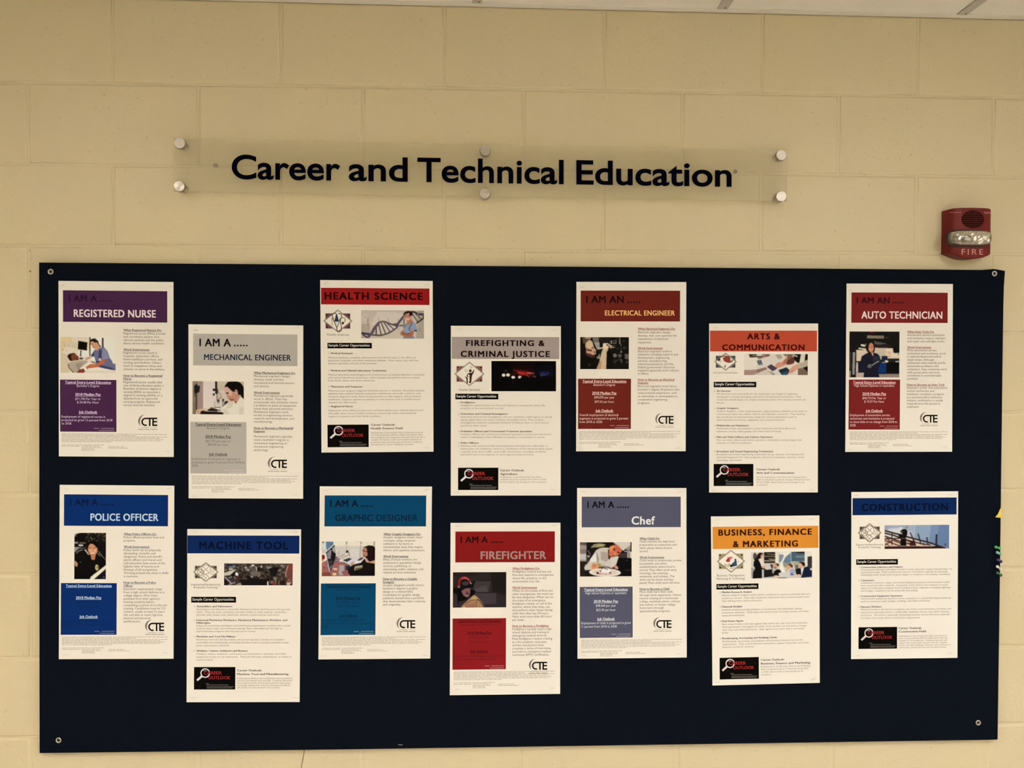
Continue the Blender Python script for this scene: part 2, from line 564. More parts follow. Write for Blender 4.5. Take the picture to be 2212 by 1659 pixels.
class Poster:
    def __init__(self, o, c, label, paperref):
        self.o = o; self.c = c; self.ref = lin(paperref)
        TL, TR, BR, BL = c
        self.st = (TR[1] - TL[1]) / (TR[0] - TL[0]); self.sb = (BR[1] - BL[1]) / (BR[0] - BL[0])
        self.sl = (BL[0] - TL[0]) / (BL[1] - TL[1]); self.sr = (BR[0] - TR[0]) / (BR[1] - TR[1])
        self.W = TR[0] - TL[0]
        self.k = self.W / 1030.0
        cs = [self.P(*q) for q in (BL, BR, TR, TL)]
        y0, y1 = YB - 0.0003, YB - 0.0007
        V = [(p.x, y0, p.z) for p in cs] + [(p.x, y1, p.z) for p in cs]
        Fc = [(0, 3, 2, 1), (4, 5, 6, 7), (0, 1, 5, 4), (1, 2, 6, 5), (2, 3, 7, 6), (3, 0, 4, 7)]
        self.org = Vector((cs[0].x, y0, cs[0].z))
        self.root = mesh_obj('poster', V, Fc, M_paper, origin=self.org)
        tag(self.root, label, 'poster', 'career posters on the navy board')

    def P(self, x, y, Y=None):
        return ray_to(self.o[0] + x / 4.1464, self.o[1] + y / 4.1464, YB - 0.0007 if Y is None else Y)

    def sy(self, y):
        t = (y - self.c[0][1]) / (self.c[3][1] - self.c[0][1])
        return self.st * (1 - t) + self.sb * t

    def sx(self, x):
        t = (x - self.c[0][0]) / self.W
        return self.sl * (1 - t) + self.sr * t

    def map(self, P2, layer):
        Y = YB - 0.0007 - 0.0001 * layer
        P2 = np.asarray(P2, float)
        if P2.shape[1] > 2: Y = Y - 0.00003 * P2[:, 2]
        px = (self.o[0] + P2[:, 0] / 4.1464 - 1106) / F
        py = -(self.o[1] + P2[:, 1] / 4.1464 - 829.5) / F
        D = np.stack([px, py, -np.ones(len(px))], 1) @ np.array(RM).T
        t = (Y - CAM.y) / D[:, 1]
        return np.array(CAM) + t[:, None] * D

    def col(self, c):
        return tuple(np.clip(lin(c) / self.ref * 0.82, 0.002, 0.95))

    def quad(self, r):
        x0, y0, x1, y1 = r
        h = y1 - y0; w = x1 - x0
        return [(x0, y0), (x1, y0 + self.sy(y0) * w), (x1 + self.sx(x1) * h, y1 + self.sy(y1) * w), (x0 + self.sx(x0) * h, y1)]

    def rect(self, name, r, c, layer=1, parent=None, label=None):
        q = self.quad(r)
        Vw = self.map(q, layer)
        o = np_obj(name, Vw, [[0, 3, 2, 1]], mat('print_ink', self.col(c), .8, 0, .03), self.root if parent is None else parent, self.org)
        if label: o['label'] = label
        return o

    def picture(self, name, r, img, layer=1, label=None):
        ny, nx = img.shape[:2]
        q = np.array(self.quad(r), float)
        u = np.linspace(0, 1, nx)[None, :, None]; v = np.linspace(0, 1, ny)[:, None, None]
        G = (q[0] * (1 - u) + q[1] * u) * (1 - v) + (q[3] * (1 - u) + q[2] * u) * v
        Vw = self.map(G.reshape(-1, 2), layer)
        idx = np.arange(nx * ny).reshape(ny, nx)
        T = np.stack([idx[:-1, :-1], idx[1:, :-1], idx[1:, 1:], idx[:-1, 1:]], -1).reshape(-1, 4)
        o = np_obj(name, Vw, T, M_print, self.root, self.org)
        at = o.data.color_attributes.new('print', 'FLOAT_COLOR', 'POINT')
        c = np.clip(lin(img.reshape(-1, 3)) / self.ref * 0.82, 0.002, 0.95)
        at.data.foreach_set('color', np.concatenate([c, np.ones((len(c), 1))], 1).astype(np.float32).ravel())
        if label: o['label'] = label
        return o

    def lines(self, name, items, c, layer=2, parent=None, label=None, extra=None, kind=None):
        """items: dict(t,x,y,cap,x1|k,bold,res,ul,al) -> one mesh of lettering"""
        Vs = []; Ts = []; n = 0
        for it in items:
            if it.get('bar'):
                x, y, x1, h = it['bar']
                s = self.sy(y)
                P2 = np.array([(x, y), (x1, y + s * (x1 - x)), (x1, y + h + s * (x1 - x)), (x, y + h)])
                Vs.append(np.pad(P2, ((0, 0), (0, 1)))); Ts.append(np.array([[0, 3, 2], [0, 2, 1]]) + n); n += 4
                continue
            g = line_geo(it['t'], it['cap'], it.get('res', 2), it.get('bold', 0.0), it.get('sp', 0.0))
            if g is None: continue
            V, T, w = g
            if 'x1' in it: kx = (it['x1'] - it['x']) / w
            else: kx = it.get('k', 1.0)
            V = V.copy(); V[:, 0] *= kx; w *= kx
            x = it['x']
            if it.get('al') == 'c': x -= w / 2
            if it.get('al') == 'r': x -= w
            s = self.sy(it['y'])
            xd = self.sx(it['x'])
            ybase = it['y'] + (s * (x - it['x']) if it.get('al') else 0)
            P2 = np.stack([x + V[:, 0] - xd * V[:, 1], ybase - V[:, 1] + s * V[:, 0], V[:, 2]], 1)
            Vs.append(P2); Ts.append(T + n); n += len(V)
            if it.get('ul'):
                yb = ybase + it['cap'] * .14; th = it['cap'] * .13
                P2 = np.array([(x, yb), (x + w, yb + s * w), (x + w, yb + th + s * w), (x, yb + th)])
                Vs.append(np.pad(P2, ((0, 0), (0, 1)))); Ts.append(np.array([[0, 3, 2], [0, 2, 1]]) + n); n += 4
        if extra:
            for pts in extra:      # convex polygons
                m = len(pts); Vs.append(np.pad(np.array(pts, float), ((0, 0), (0, 1)))); Ts.append(np.array([[0, i + 1, i] for i in range(1, m - 1)]) + n); n += m
        Vw = self.map(np.concatenate(Vs), layer)
        o = np_obj(name, Vw, np.concatenate(Ts), mat('print_ink', self.col(c), .8, 0, .03), self.root if parent is None else parent, self.org)
        if label: o['label'] = label
        if kind: o['kind'] = kind
        return o

    def bars(self, segs, rr, h=4.6):
        out = []
        for x, y, x1 in segs:
            while x < x1 - 6:
                w = rr.uniform(10, 44); e = min(x + w, x1)
                out.append({'bar': (x, y + (x - segs[0][0]) * 0, e, h)})
                x = e + rr.choice([3.5, 4, 5, 8])
        for b in out:
            q = b['bar']; b['bar'] = (q[0], q[1] + self.sy(q[1]) * (q[0] - segs[0][0]), q[2], q[3])
        return out

    def staples(self, L):
        for i, q in enumerate(L):
            x, y = q[0], q[1]; a = math.radians(q[2]) if len(q) > 2 else rnd.uniform(-.18, .1)
            c = self.P(x, y); d = Vector((math.cos(a), 0, -math.sin(a)))
            hw = 0.0060
            yo = YB - 0.0007
            A = Vector((c.x, 0, c.z)) - d * hw; Bp = Vector((c.x, 0, c.z)) + d * hw
            pts = [Vector((A.x, yo + .0002, A.z)), Vector((A.x, yo - .0005, A.z)), Vector((A.x, yo - .0007, A.z)) + d * .0005,
                   Vector((Bp.x, yo - .0007, Bp.z)) - d * .0005, Vector((Bp.x, yo - .0005, Bp.z)), Vector((Bp.x, yo + .0002, Bp.z))]
            mesh_obj('staple', *tube_vf(pts, 0.00028, 5), M_steel, self.root, True, c)


def cte(p, xr, yb):
    """dark CTE mark with a grey crescent; xr = right edge, yb = baseline in poster units"""
    s = 139.0 / 930.0 * p.k * 1.03

    def q(X, Y): return (xr + (X - 1665) * s, yb + (Y - 850) * s)
    ex = []
    for i in range(22):       # C
        a0 = math.radians(90 + i * 202 / 22); a1 = math.radians(90 + (i + 1) * 202 / 22)
        def o_(a, rx, ry): return q(980 + rx * math.cos(a), 607 - ry * math.sin(a))
        ex.append([o_(a0, 245, 243), o_(a1, 245, 243), o_(a1, 152, 158), o_(a0, 152, 158)])
    for X0, Y0, X1, Y1 in [(978, 364, 1665, 450), (1180, 445, 1272, 850), (1375, 445, 1468, 850), (1460, 556, 1660, 640), (1460, 762, 1665, 850)]:
        ex.append([q(X0, Y0), q(X0, Y1), q(X1, Y1), q(X1, Y0)])
    logo = p.lines('logo', [{'bar': (*q(1376, 440), q(1466, 440)[0], 2)}], (22, 14, 10), extra=ex)
    ex = []
    for i in range(20):
        a0 = math.radians(88 + i * 150 / 20); a1 = math.radians(88 + (i + 1) * 150 / 20)
        t0 = math.sin(math.pi * i / 20) * 112; t1 = math.sin(math.pi * (i + 1) / 20) * 112
        f = lambda a, t: q(940 + (385 - t) * math.cos(a), 560 - (365 - t * .7) * math.sin(a))
        ex.append([f(a0, 0), f(a1, 0), f(a1, t1), f(a0, t0)])
    p.lines('logo_crescent', [{'bar': (*q(560, 555), q(564, 555)[0], 1)}], (128, 112, 98), parent=None, extra=ex, label='grey crescent behind the logo letters')
    its = [{'t': 'COUNTY', 'x': q(1240, 0)[0], 'x1': q(1668, 0)[0], 'y': q(0, 968)[1], 'cap': 60 * s}]
    rr = random.Random(3)
    x = 725
    while x < 1190:
        its.append({'bar': (*q(x, 915), q(x + 42, 915)[0], 52 * s)}); x += 68
    for a, b in ((555, 870), (905, 1240), (1285, 1680)):
        its.append({'bar': (*q(a, 1022), q(b, 1022)[0], 48 * s)})
    p.lines('logo_caption', its, (184, 170, 148))


def poster_a(o, c, label, ref, ban, bcol, am, title, tcol, amcol, hcol, colx, column, panel, fcol, fdark, facts, logo, photo, st, offs, pcol=None):
    p = Poster(o, c, label, ref)
    b = p.rect('title_banner', ban, bcol)
    (t, x0, x1, yb, cap, d0, d1) = am
    ds = []
    for i in range(5):
        cx = d0 + (d1 - d0) * i / 4; r = 8.0
        ds.append([(cx + r * math.cos(a), yb - 5 + r * math.sin(a)) for a in [-2 * math.pi * j / 8 for j in range(8)]])
    p.lines('intro_lettering', [{'t': t, 'x': x0, 'x1': x1, 'y': yb, 'cap': cap, 'res': 3, 'sp': .035, 'bold': .029}], amcol, extra=ds)
    (t, x0, x1, yb, cap) = title
    p.lines('title_lettering', [{'t': t, 'x': x0, 'x1': x1, 'y': yb, 'cap': cap, 'res': 3, 'sp': .035, 'bold': .026}], tcol)
    heads = []; body = []
    hg = []; bg = []
    for e_ in column:
        xx = colx + p.sx(colx) * (e_[1] - column[0][1])
        if e_[0] == 'h':
            d = {'t': e_[2], 'x': xx, 'y': e_[1], 'cap': 18.5, 'bold': .028, 'ul': 1, 'k': KH * p.k}
            if hg and e_[1] - hg[-1][-1]['y'] < 40: hg[-1].append(d)
            else: hg.append([d])
        else:
            bg.append([])
            for i, l in enumerate(e_[3]):
                bg[-1].append({'t': l, 'x': xx, 'y': e_[1] + i * e_[2], 'cap': 18.5, 'k': KB * p.k})
    for g in hg: p.lines('column_heading', g, hcol)
    for g in bg: p.lines('column_paragraph', g, (92, 78, 66))
    q = p.rect('fact_panel', panel, pcol or bcol)
    cxm = (panel[0] + panel[2]) / 2 - 2; yt = panel[1]
    o_h1, o_s, o_h2, o_p1, o_p2, o_h3, o_o, dy = offs
    kk = p.k
    hh = [{'t': 'Typical Entry-Level Education', 'x': cxm, 'y': yt + o_h1, 'cap': 22, 'bold': .028, 'ul': 1, 'al': 'c', 'k': 412 * kk / line_geo('Typical Entry-Level Education', 22, 2, .028)[2]},
          {'t': '2018 Median Pay', 'x': cxm, 'y': yt + o_h2, 'cap': 23, 'bold': .028, 'ul': 1, 'al': 'c', 'k': 230 * kk / line_geo('2018 Median Pay', 23, 2, .028)[2]},
          {'t': 'Job Outlook', 'x': cxm, 'y': yt + o_h3, 'cap': 23, 'bold': .028, 'ul': 1, 'al': 'c', 'k': 166 * kk / line_geo('Job Outlook', 23, 2, .028)[2]}]
    sub, p1, p2, out = facts
    ff = []
    for t, y in ((sub, o_s), (p1, o_p1), (p2, o_p2)):
        if t: ff.append({'t': t, 'x': cxm, 'y': yt + y, 'cap': 20.5, 'al': 'c', 'k': KF * kk})
    for i, t in enumerate(out):
        ff.append({'t': t, 'x': panel[0] + 13 + p.sx(panel[0]) * (o_o + i * dy), 'y': yt + o_o + i * dy, 'cap': 20.5, 'k': KF * kk})
    rr = random.Random(int(panel[0] + ban[1]))
    src = []
    pb = panel[3]
    for a, b_, y in ((.60, .69, -34), (.73, .96, -34), (.69, .96, -16)):
        x0 = panel[0] + (panel[2] - panel[0]) * a; x1 = panel[0] + (panel[2] - panel[0]) * b_
        src += [{'bar': (x0, pb + y + p.sy(pb) * (x0 - panel[0]), x1, 7)}]
    for g in hh: p.lines('fact_heading', [g], fcol)
    fsub = [f for f in ff if f['y'] < yt + o_h2]; fpay = [f for f in ff if yt + o_h2 < f['y'] < yt + o_h3]; fout = [f for f in ff if f['y'] > yt + o_h3]
    for g in (fsub, fpay, fout):
        if g: p.lines('fact_text', g, fdark or fcol)
    srcc = tuple(int(.55 * a + .45 * b_) for a, b_ in zip(pcol or bcol, (230, 205, 200)))
    p.lines('source_note', src, srcc)
    cte(p, *logo)
    # footer of tiny unreadable print
    x0 = panel[0] + 12 + p.sx(panel[0]) * 480; k = kk
    ft = []
    for i, w in enumerate((915, 640, 910, 850, 890, 860, 430)):
        ft += p.bars([(x0, pb + 19 + i * 11.6, x0 + w * k * 1.04)], rr, 4.2)
    for xa, xb, y in ((0, 385, 116), (0, 165, 128), (178, 340, 128), (178, 360, 140), (178, 290, 151), (178, 300, 162), (418, 565, 131), (418, 605, 143)):
        g = p.bars([(x0 + xa * k, pb + y, x0 + xb * k)], rr, 4.2)
        for b_ in g:
            q_ = b_['bar']; b_['bar'] = (q_[0], q_[1] + p.sy(pb) * xa * k, q_[2], q_[3])
        ft += g
    p.lines('footer_print', ft, (168, 152, 130), kind='stuff')
    p.picture('photograph', photo[0], photo[1], label=photo[2])
    p.staples(st)
    return p


def poster_c(o, c, label, ref, ban, bcol, titles, tcol, emblem, emrect, captions, sample, stext, bx, bodyx, sections, box, otitle, ox, obody, photo, st, k):
    p = Poster(o, c, label, ref)
    p.rect('title_banner', ban, bcol)
    p.lines('title_lettering', [{'t': t, 'x': a, 'x1': b, 'y': y, 'cap': cap, 'res': 3, 'bold': .04, 'sp': .10} for t, a, b, y, cap in titles], tcol)
    w = emrect[2] - emrect[0]; h = emrect[3] - emrect[1]
    p.picture('emblem', emrect, emblem, label=captions[-1])
    p.lines('emblem_caption', [{'t': t, 'x': a, 'x1': b, 'y': y, 'cap': cap, 'res': 2} for t, a, b, y, cap in captions[0]], (112, 98, 82))
    p.rect('section_banner', sample, (14, 10, 8))
    p.lines('section_lettering', [{'t': 'Sample Career Opportunities', 'x': stext[0], 'x1': stext[1], 'y': stext[2], 'cap': 23, 'res': 2, 'bold': .018}], (226, 216, 196))
    hd = []; bd = []; dots = []
    for s in sections:
        kind, y = s[0], s[1]
        y0 = sections[0][1]
        if kind == 'h':
            xx = s[4] if len(s) > 4 else bodyx
            xs = p.sx(bodyx) * (y - y0)
            hd.append({'hd': len(s) > 5, 't': s[2], 'x': xx + xs, 'x1': s[3], 'y': y, 'cap': 15, 'bold': .03})
        if kind in ('h', 'dot') and not (kind == 'h' and len(s) > 5):
            cx, cy = bx + p.sx(bodyx) * (y - y0), y - 6
            dots.append([(cx + 3.6 * math.cos(a), cy + 3.6 * math.sin(a)) for a in [-2 * math.pi * j / 6 for j in range(6)]])
        if kind == 'b':
            xs = p.sx(bodyx) * (y - y0)
            bd.append([])
            for i, (t, x1) in enumerate(s[3]):
                bd[-1].append({'t': t, 'x': s[4] + xs if len(s) > 4 else bodyx + xs, 'x1': x1, 'y': y + i * s[2], 'cap': 14.2})
    for g in hd: p.lines('list_heading', [g], (62, 50, 42))
    for g in dots: p.lines('bullet', [], (62, 50, 42), extra=[g])
    for g in bd: p.lines('list_paragraph', g, (128, 112, 96))
    # career outlook badge
    bx0, by0, bx1, by1 = box
    p.rect('outlook_badge', box, (10, 7, 5))
    sx_ = (bx1 - bx0) / (2125 - 160); sy_ = (by1 - by0) / (1240 - 165)

    def q(X, Y):
        x = bx0 + (X - 160) * sx_; return (x, by0 + (Y - 165) * sy_ + p.sy(by0) * (x - bx0))
    p.lines('badge_lettering', [{'t': 'CAREER', 'x': q(620, 0)[0], 'x1': q(1480, 0)[0], 'y': q(620, 522)[1], 'cap': 150 * sy_, 'res': 2, 'bold': .03},
                                {'t': 'OUTLOOK', 'x': q(840, 0)[0], 'x1': q(1890, 0)[0], 'y': q(840, 752)[1], 'cap': 150 * sy_, 'res': 2, 'bold': .03}], (150, 44, 42), layer=3)
    ex = []
    for i in range(28):
        a0 = -2 * math.pi * i / 28; a1 = -2 * math.pi * (i + 1) / 28
        f = lambda a, r: q(690 + r * math.cos(a), 455 + r * math.sin(a))
        ex.append([f(a0, 228), f(a1, 228), f(a1, 176), f(a0, 176)])
    ex.append([q(490, 570), q(270, 770), q(335, 835), q(570, 640)])
    p.lines('magnifier_print', [{'bar': (*q(560, 330), q(740, 330)[0], 3)}], (232, 214, 204), extra=ex, layer=2, label='printed white magnifying glass')
    p.lines('badge_note', [{'bar': (*q(a, y), q(b, y)[0], 36 * sy_)} for a, b, y in ((705, 870, 940), (760, 1270, 1002), (1290, 1805, 1002), (765, 1500, 1085), (1520, 2045, 1085), (760, 1260, 1145), (1275, 1990, 1145))], (92, 86, 78))
    p.lines('outlook_heading', [{'t': t, 'x': ox, 'x1': x1, 'y': y, 'cap': 17.5, 'res': 2, 'bold': .026} for t, x1, y in otitle], (66, 52, 42))
    p.lines('outlook_text', [{'t': t, 'x': ox, 'x1': x1, 'y': obody[0] + i * obody[1], 'cap': 13.6} for i, (t, x1) in enumerate(obody[2])], (138, 122, 104))
    p.picture('photograph', photo[0], photo[1], label=photo[2])
    p.staples(st)
    return p


KB = 377.0 / line_geo('Registered nurses (RNs) provide', 18.5, 2, 0)[2]
KH = 340.0 / line_geo('What Registered Nurses Do', 18.5, 2, .028)[2]
KF = 455.0 / line_geo('projected to grow 12 percent from 2018', 20.5, 2, 0)[2]
REFL = (240, 224, 197)
REFM = (232, 217, 192)
REFR = (240, 228, 210)
OFF1 = (35, 66, 144, 183, 214, 302, 341, 30.5)
OFF2 = (33, 64, 139, 177, 215, 297, 334, 31)
SK = (196, 132, 104)

# --- pictures, each in the coordinates of its own close-up
nurse = paint((95, 210, 2060, 1490), ((224, 206, 172), (232, 216, 184)), [
    ('p', (222, 192, 140), (95, 210, 520, 210, 520, 400, 95, 760)), ('p', (205, 178, 140, .6), (95, 760, 420, 860, 420, 1490, 95, 1490)),
    ('p', (214, 196, 164), (200, 380, 680, 420, 700, 620, 200, 560)),
    ('l', (170, 142, 100), 16, (225, 390, 235, 530, 300, 530)), ('l', (186, 160, 120), 14, (390, 440, 395, 560, 440, 565)), ('l', (196, 172, 134), 14, (530, 500, 540, 600)), ('l', (196, 172, 134), 14, (600, 510, 620, 600)),
    ('l', (196, 180, 150), 14, (500, 380, 680, 430)), ('e', (190, 160, 120), (185, 680, 22, 40)), ('e', (196, 168, 130), (320, 690, 20, 36)),
    ('p', (238, 228, 202), (1160, 210, 2060, 210, 2060, 1490, 1160, 1000)), ('p', (236, 228, 206), (740, 700, 1120, 690, 1120, 900, 740, 900)),
    ('l', (52, 34, 20), 40, (1150, 210, 1140, 880)), ('l', (72, 54, 78), 62, (1600, 240, 1600, 590)),
    ('p', (18, 13, 8), (735, 350, 1055, 405, 1035, 690, 715, 650)), ('l', (70, 58, 40), 44, (825, 690, 815, 900)), ('e', (70, 56, 50), (835, 975, 70, 34)),
    ('p', (176, 160, 134), (440, 1110, 760, 1040, 1000, 1040, 1100, 1100, 800, 1490, 540, 1490, 370, 1280, 365, 1170)), ('p', (156, 140, 116), (640, 1160, 900, 1120, 780, 1380, 700, 1360)),
    ('l', (96, 78, 60), 30, (370, 1170, 400, 1310, 560, 1480)),
    ('p', (236, 224, 198), (1080, 1100, 1340, 1120, 2060, 1380, 2060, 1490, 960, 1490, 780, 1330)), ('p', (224, 206, 174, .7), (1020, 1400, 2060, 1400, 2060, 1490, 1000, 1490)),
    ('p', (34, 22, 14), (340, 900, 400, 820, 560, 780, 640, 810, 500, 900, 520, 1070, 440, 1060)), ('p', (122, 62, 44), (470, 850, 560, 810, 650, 830, 690, 880, 745, 890, 740, 960, 765, 1025, 620, 1045, 500, 1070)), ('e', (96, 40, 28), (690, 985, 50, 24)),
    ('p', (70, 82, 62), (1170, 1080, 1300, 1085, 1380, 1150, 1180, 1105)),
    ('p', (206, 152, 128), (960, 970, 1160, 890, 1200, 950, 1010, 1040)),
    ('p', (106, 104, 128), (1180, 860, 1300, 680, 1480, 590, 1640, 570, 1760, 690, 1850, 950, 1930, 1060, 1960, 1160, 2060, 1160, 2060, 1390, 1900, 1370, 1700, 1330, 1420, 1270, 1360, 1130, 1300, 900, 1200, 920)),
    ('p', (136, 132, 150), (1600, 600, 1740, 680, 1820, 960, 1600, 1010, 1560, 860)), ('p', (62, 60, 88), (1480, 620, 1560, 700, 1560, 960, 1440, 960)), ('p', (54, 56, 82), (1180, 880, 1300, 740, 1290, 900)), ('p', (52, 56, 82), (1340, 1060, 1560, 1060, 1500, 1110, 1380, 1120)), ('p', (60, 64, 92), (1420, 1260, 1560, 1210, 1900, 1290, 2040, 1380, 1700, 1330)),
    ('e', (196, 190, 176), (1500, 1010, 48, 52)), ('p', (132, 118, 120), (1960, 1150, 2060, 1150, 2060, 1240, 1980, 1210)),
    ('p', (40, 26, 18), (1150, 330, 1220, 270, 1330, 260, 1430, 350, 1470, 470, 1550, 560, 1480, 560, 1420, 470, 1380, 400, 1160, 390)),
    ('p', (208, 148, 108), (1170, 380, 1300, 350, 1400, 400, 1480, 520, 1480, 620, 1400, 700, 1340, 640, 1290, 620, 1230, 560, 1190, 470)), ('e', (150, 90, 60), (1215, 465, 40, 22)), ('e', (176, 108, 80), (1270, 560, 40, 20, 30)), ('p', (40, 24, 18), (1160, 330, 1360, 300, 1380, 400, 1330, 410, 1240, 360, 1170, 370)),
    ('p', (190, 100, 62), (1610, 1000, 1690, 1010, 1680, 1130, 1400, 1280, 1080, 1320, 1060, 1370, 1010, 1300, 1010, 1260, 1180, 1160, 1400, 1150)), ('e', (206, 118, 88), (1260, 1200, 90, 50)),
    ('p', (134, 58, 42), (690, 1460, 760, 1370, 920, 1330, 985, 1440, 900, 1490, 700, 1490)), ('p', (240, 226, 200), (915, 1320, 990, 1290, 1040, 1400, 980, 1440)),
], 128, 84)

mech = paint((185, 145, 2065, 1355), ((218, 200, 180), (212, 198, 174)), [
    ('p', (136, 118, 100), (185, 145, 580, 145, 580, 1355, 185, 1355)), ('p', (156, 132, 116), (400, 145, 580, 145, 580, 1140, 400, 1140)), ('p', (120, 106, 84, .8), (185, 900, 320, 900, 320, 1355, 185, 1355)),
    ('p', (222, 202, 184), (590, 145, 1010, 145, 1010, 1130, 590, 1130)), ('p', (196, 178, 150), (1090, 145, 2065, 145, 2065, 900, 1090, 900)), ('p', (206, 188, 166), (1160, 480, 1500, 480, 1560, 900, 1160, 900)),
    ('p', (30, 24, 24), (250, 330, 340, 240, 380, 320, 460, 310, 460, 400, 440, 540, 340, 590, 260, 600)), ('l', (70, 52, 40), 46, (330, 590, 330, 1200)), ('p', (80, 66, 52, .7), (240, 600, 320, 600, 320, 720, 250, 720)),
    ('l', (18, 14, 12), 66, (1050, 150, 1050, 430)), ('p', (46, 38, 40), (1010, 430, 1120, 420, 1110, 620, 1020, 600)), ('p', (24, 18, 14), (935, 420, 1010, 420, 1010, 500, 935, 500)), ('p', (30, 22, 18), (935, 590, 1000, 590, 1000, 670, 935, 665)), ('e', (226, 218, 208), (970, 550, 32, 28)),
    ('l', (120, 96, 80), 20, (1120, 510, 1200, 600, 1245, 700, 1220, 780)), ('l', (120, 100, 84), 26, (1080, 620, 1080, 800)), ('p', (70, 56, 42), (1070, 800, 1180, 800, 1170, 900, 1090, 900)), ('p', (160, 144, 124), (1090, 900, 1170, 900, 1150, 980, 1110, 980)), ('l', (110, 94, 70), 18, (1110, 750, 1230, 745)),
    ('l', (160, 138, 112), 20, (1000, 860, 1000, 1090)), ('l', (50, 38, 24), 22, (1000, 1100, 1210, 1095)), ('p', (74, 58, 48), (1270, 780, 1340, 780, 1340, 890, 1270, 880)), ('p', (160, 148, 138), (1270, 890, 1350, 880, 1330, 1040, 1260, 1030)), ('p', (34, 22, 20), (1370, 870, 1480, 860, 1500, 970, 1350, 1060, 1280, 1070, 1270, 1040, 1340, 1010)),
    ('p', (228, 216, 190), (1240, 1100, 1500, 900, 1740, 840, 1780, 960, 1950, 690, 2065, 800, 2065, 1355, 1380, 1355, 1240, 1200)), ('p', (208, 194, 166, .8), (1500, 900, 1700, 860, 1640, 1080, 1400, 1160)), ('p', (212, 198, 168, .7), (1900, 1080, 2065, 1050, 2065, 1355, 1880, 1355)), ('p', (212, 198, 176), (1260, 1160, 1400, 1140, 1560, 1355, 1400, 1355)),
    ('p', (190, 134, 108), (1365, 360, 1480, 330, 1660, 540, 1850, 600, 1920, 690, 1800, 900, 1780, 960, 1720, 920, 1700, 820, 1600, 870, 1530, 830, 1480, 760, 1430, 710, 1440, 650, 1380, 560)), ('p', (212, 164, 136), (1370, 370, 1480, 350, 1640, 560, 1600, 680, 1480, 640, 1390, 540)), ('p', (150, 90, 66), (1500, 760, 1700, 780, 1720, 840, 1600, 870)), ('p', (122, 62, 42), (1720, 880, 1790, 860, 1780, 960)),
    ('p', (60, 34, 24), (1400, 570, 1480, 530, 1490, 560, 1520, 600, 1420, 600)),
    ('p', (20, 15, 13), (1355, 360, 1400, 260, 1480, 170, 1600, 145, 1800, 145, 1940, 200, 2040, 330, 2065, 480, 2065, 800, 1960, 700, 1940, 640, 1860, 640, 1830, 540, 1780, 450, 1720, 540, 1660, 520, 1540, 420, 1460, 340)),
    ('e', (206, 160, 128), (1780, 520, 52, 80)), ('e', (130, 84, 58), (1785, 510, 22, 34)),
    ('p', (206, 166, 132), (340, 1180, 560, 1130, 740, 1160, 560, 1230, 460, 1300, 430, 1355, 310, 1355)), ('p', (150, 90, 64), (380, 1230, 420, 1220, 400, 1320)),
    ('p', (38, 22, 14), (800, 1150, 980, 1140, 1220, 1200, 1200, 1240, 740, 1220, 740, 1180)), ('p', (92, 78, 66), (840, 1100, 960, 1100, 1000, 1150, 820, 1150)), ('p', (34, 20, 14), (480, 1260, 560, 1210, 700, 1250, 1180, 1250, 1320, 1290, 1300, 1355, 500, 1355)), ('l', (150, 134, 128), 18, (620, 1230, 1180, 1240)), ('p', (196, 180, 160), (1090, 1210, 1220, 1210, 1220, 1270, 1100, 1260)), ('e', (240, 232, 222), (1110, 1140, 50, 24)),
], 122, 80)

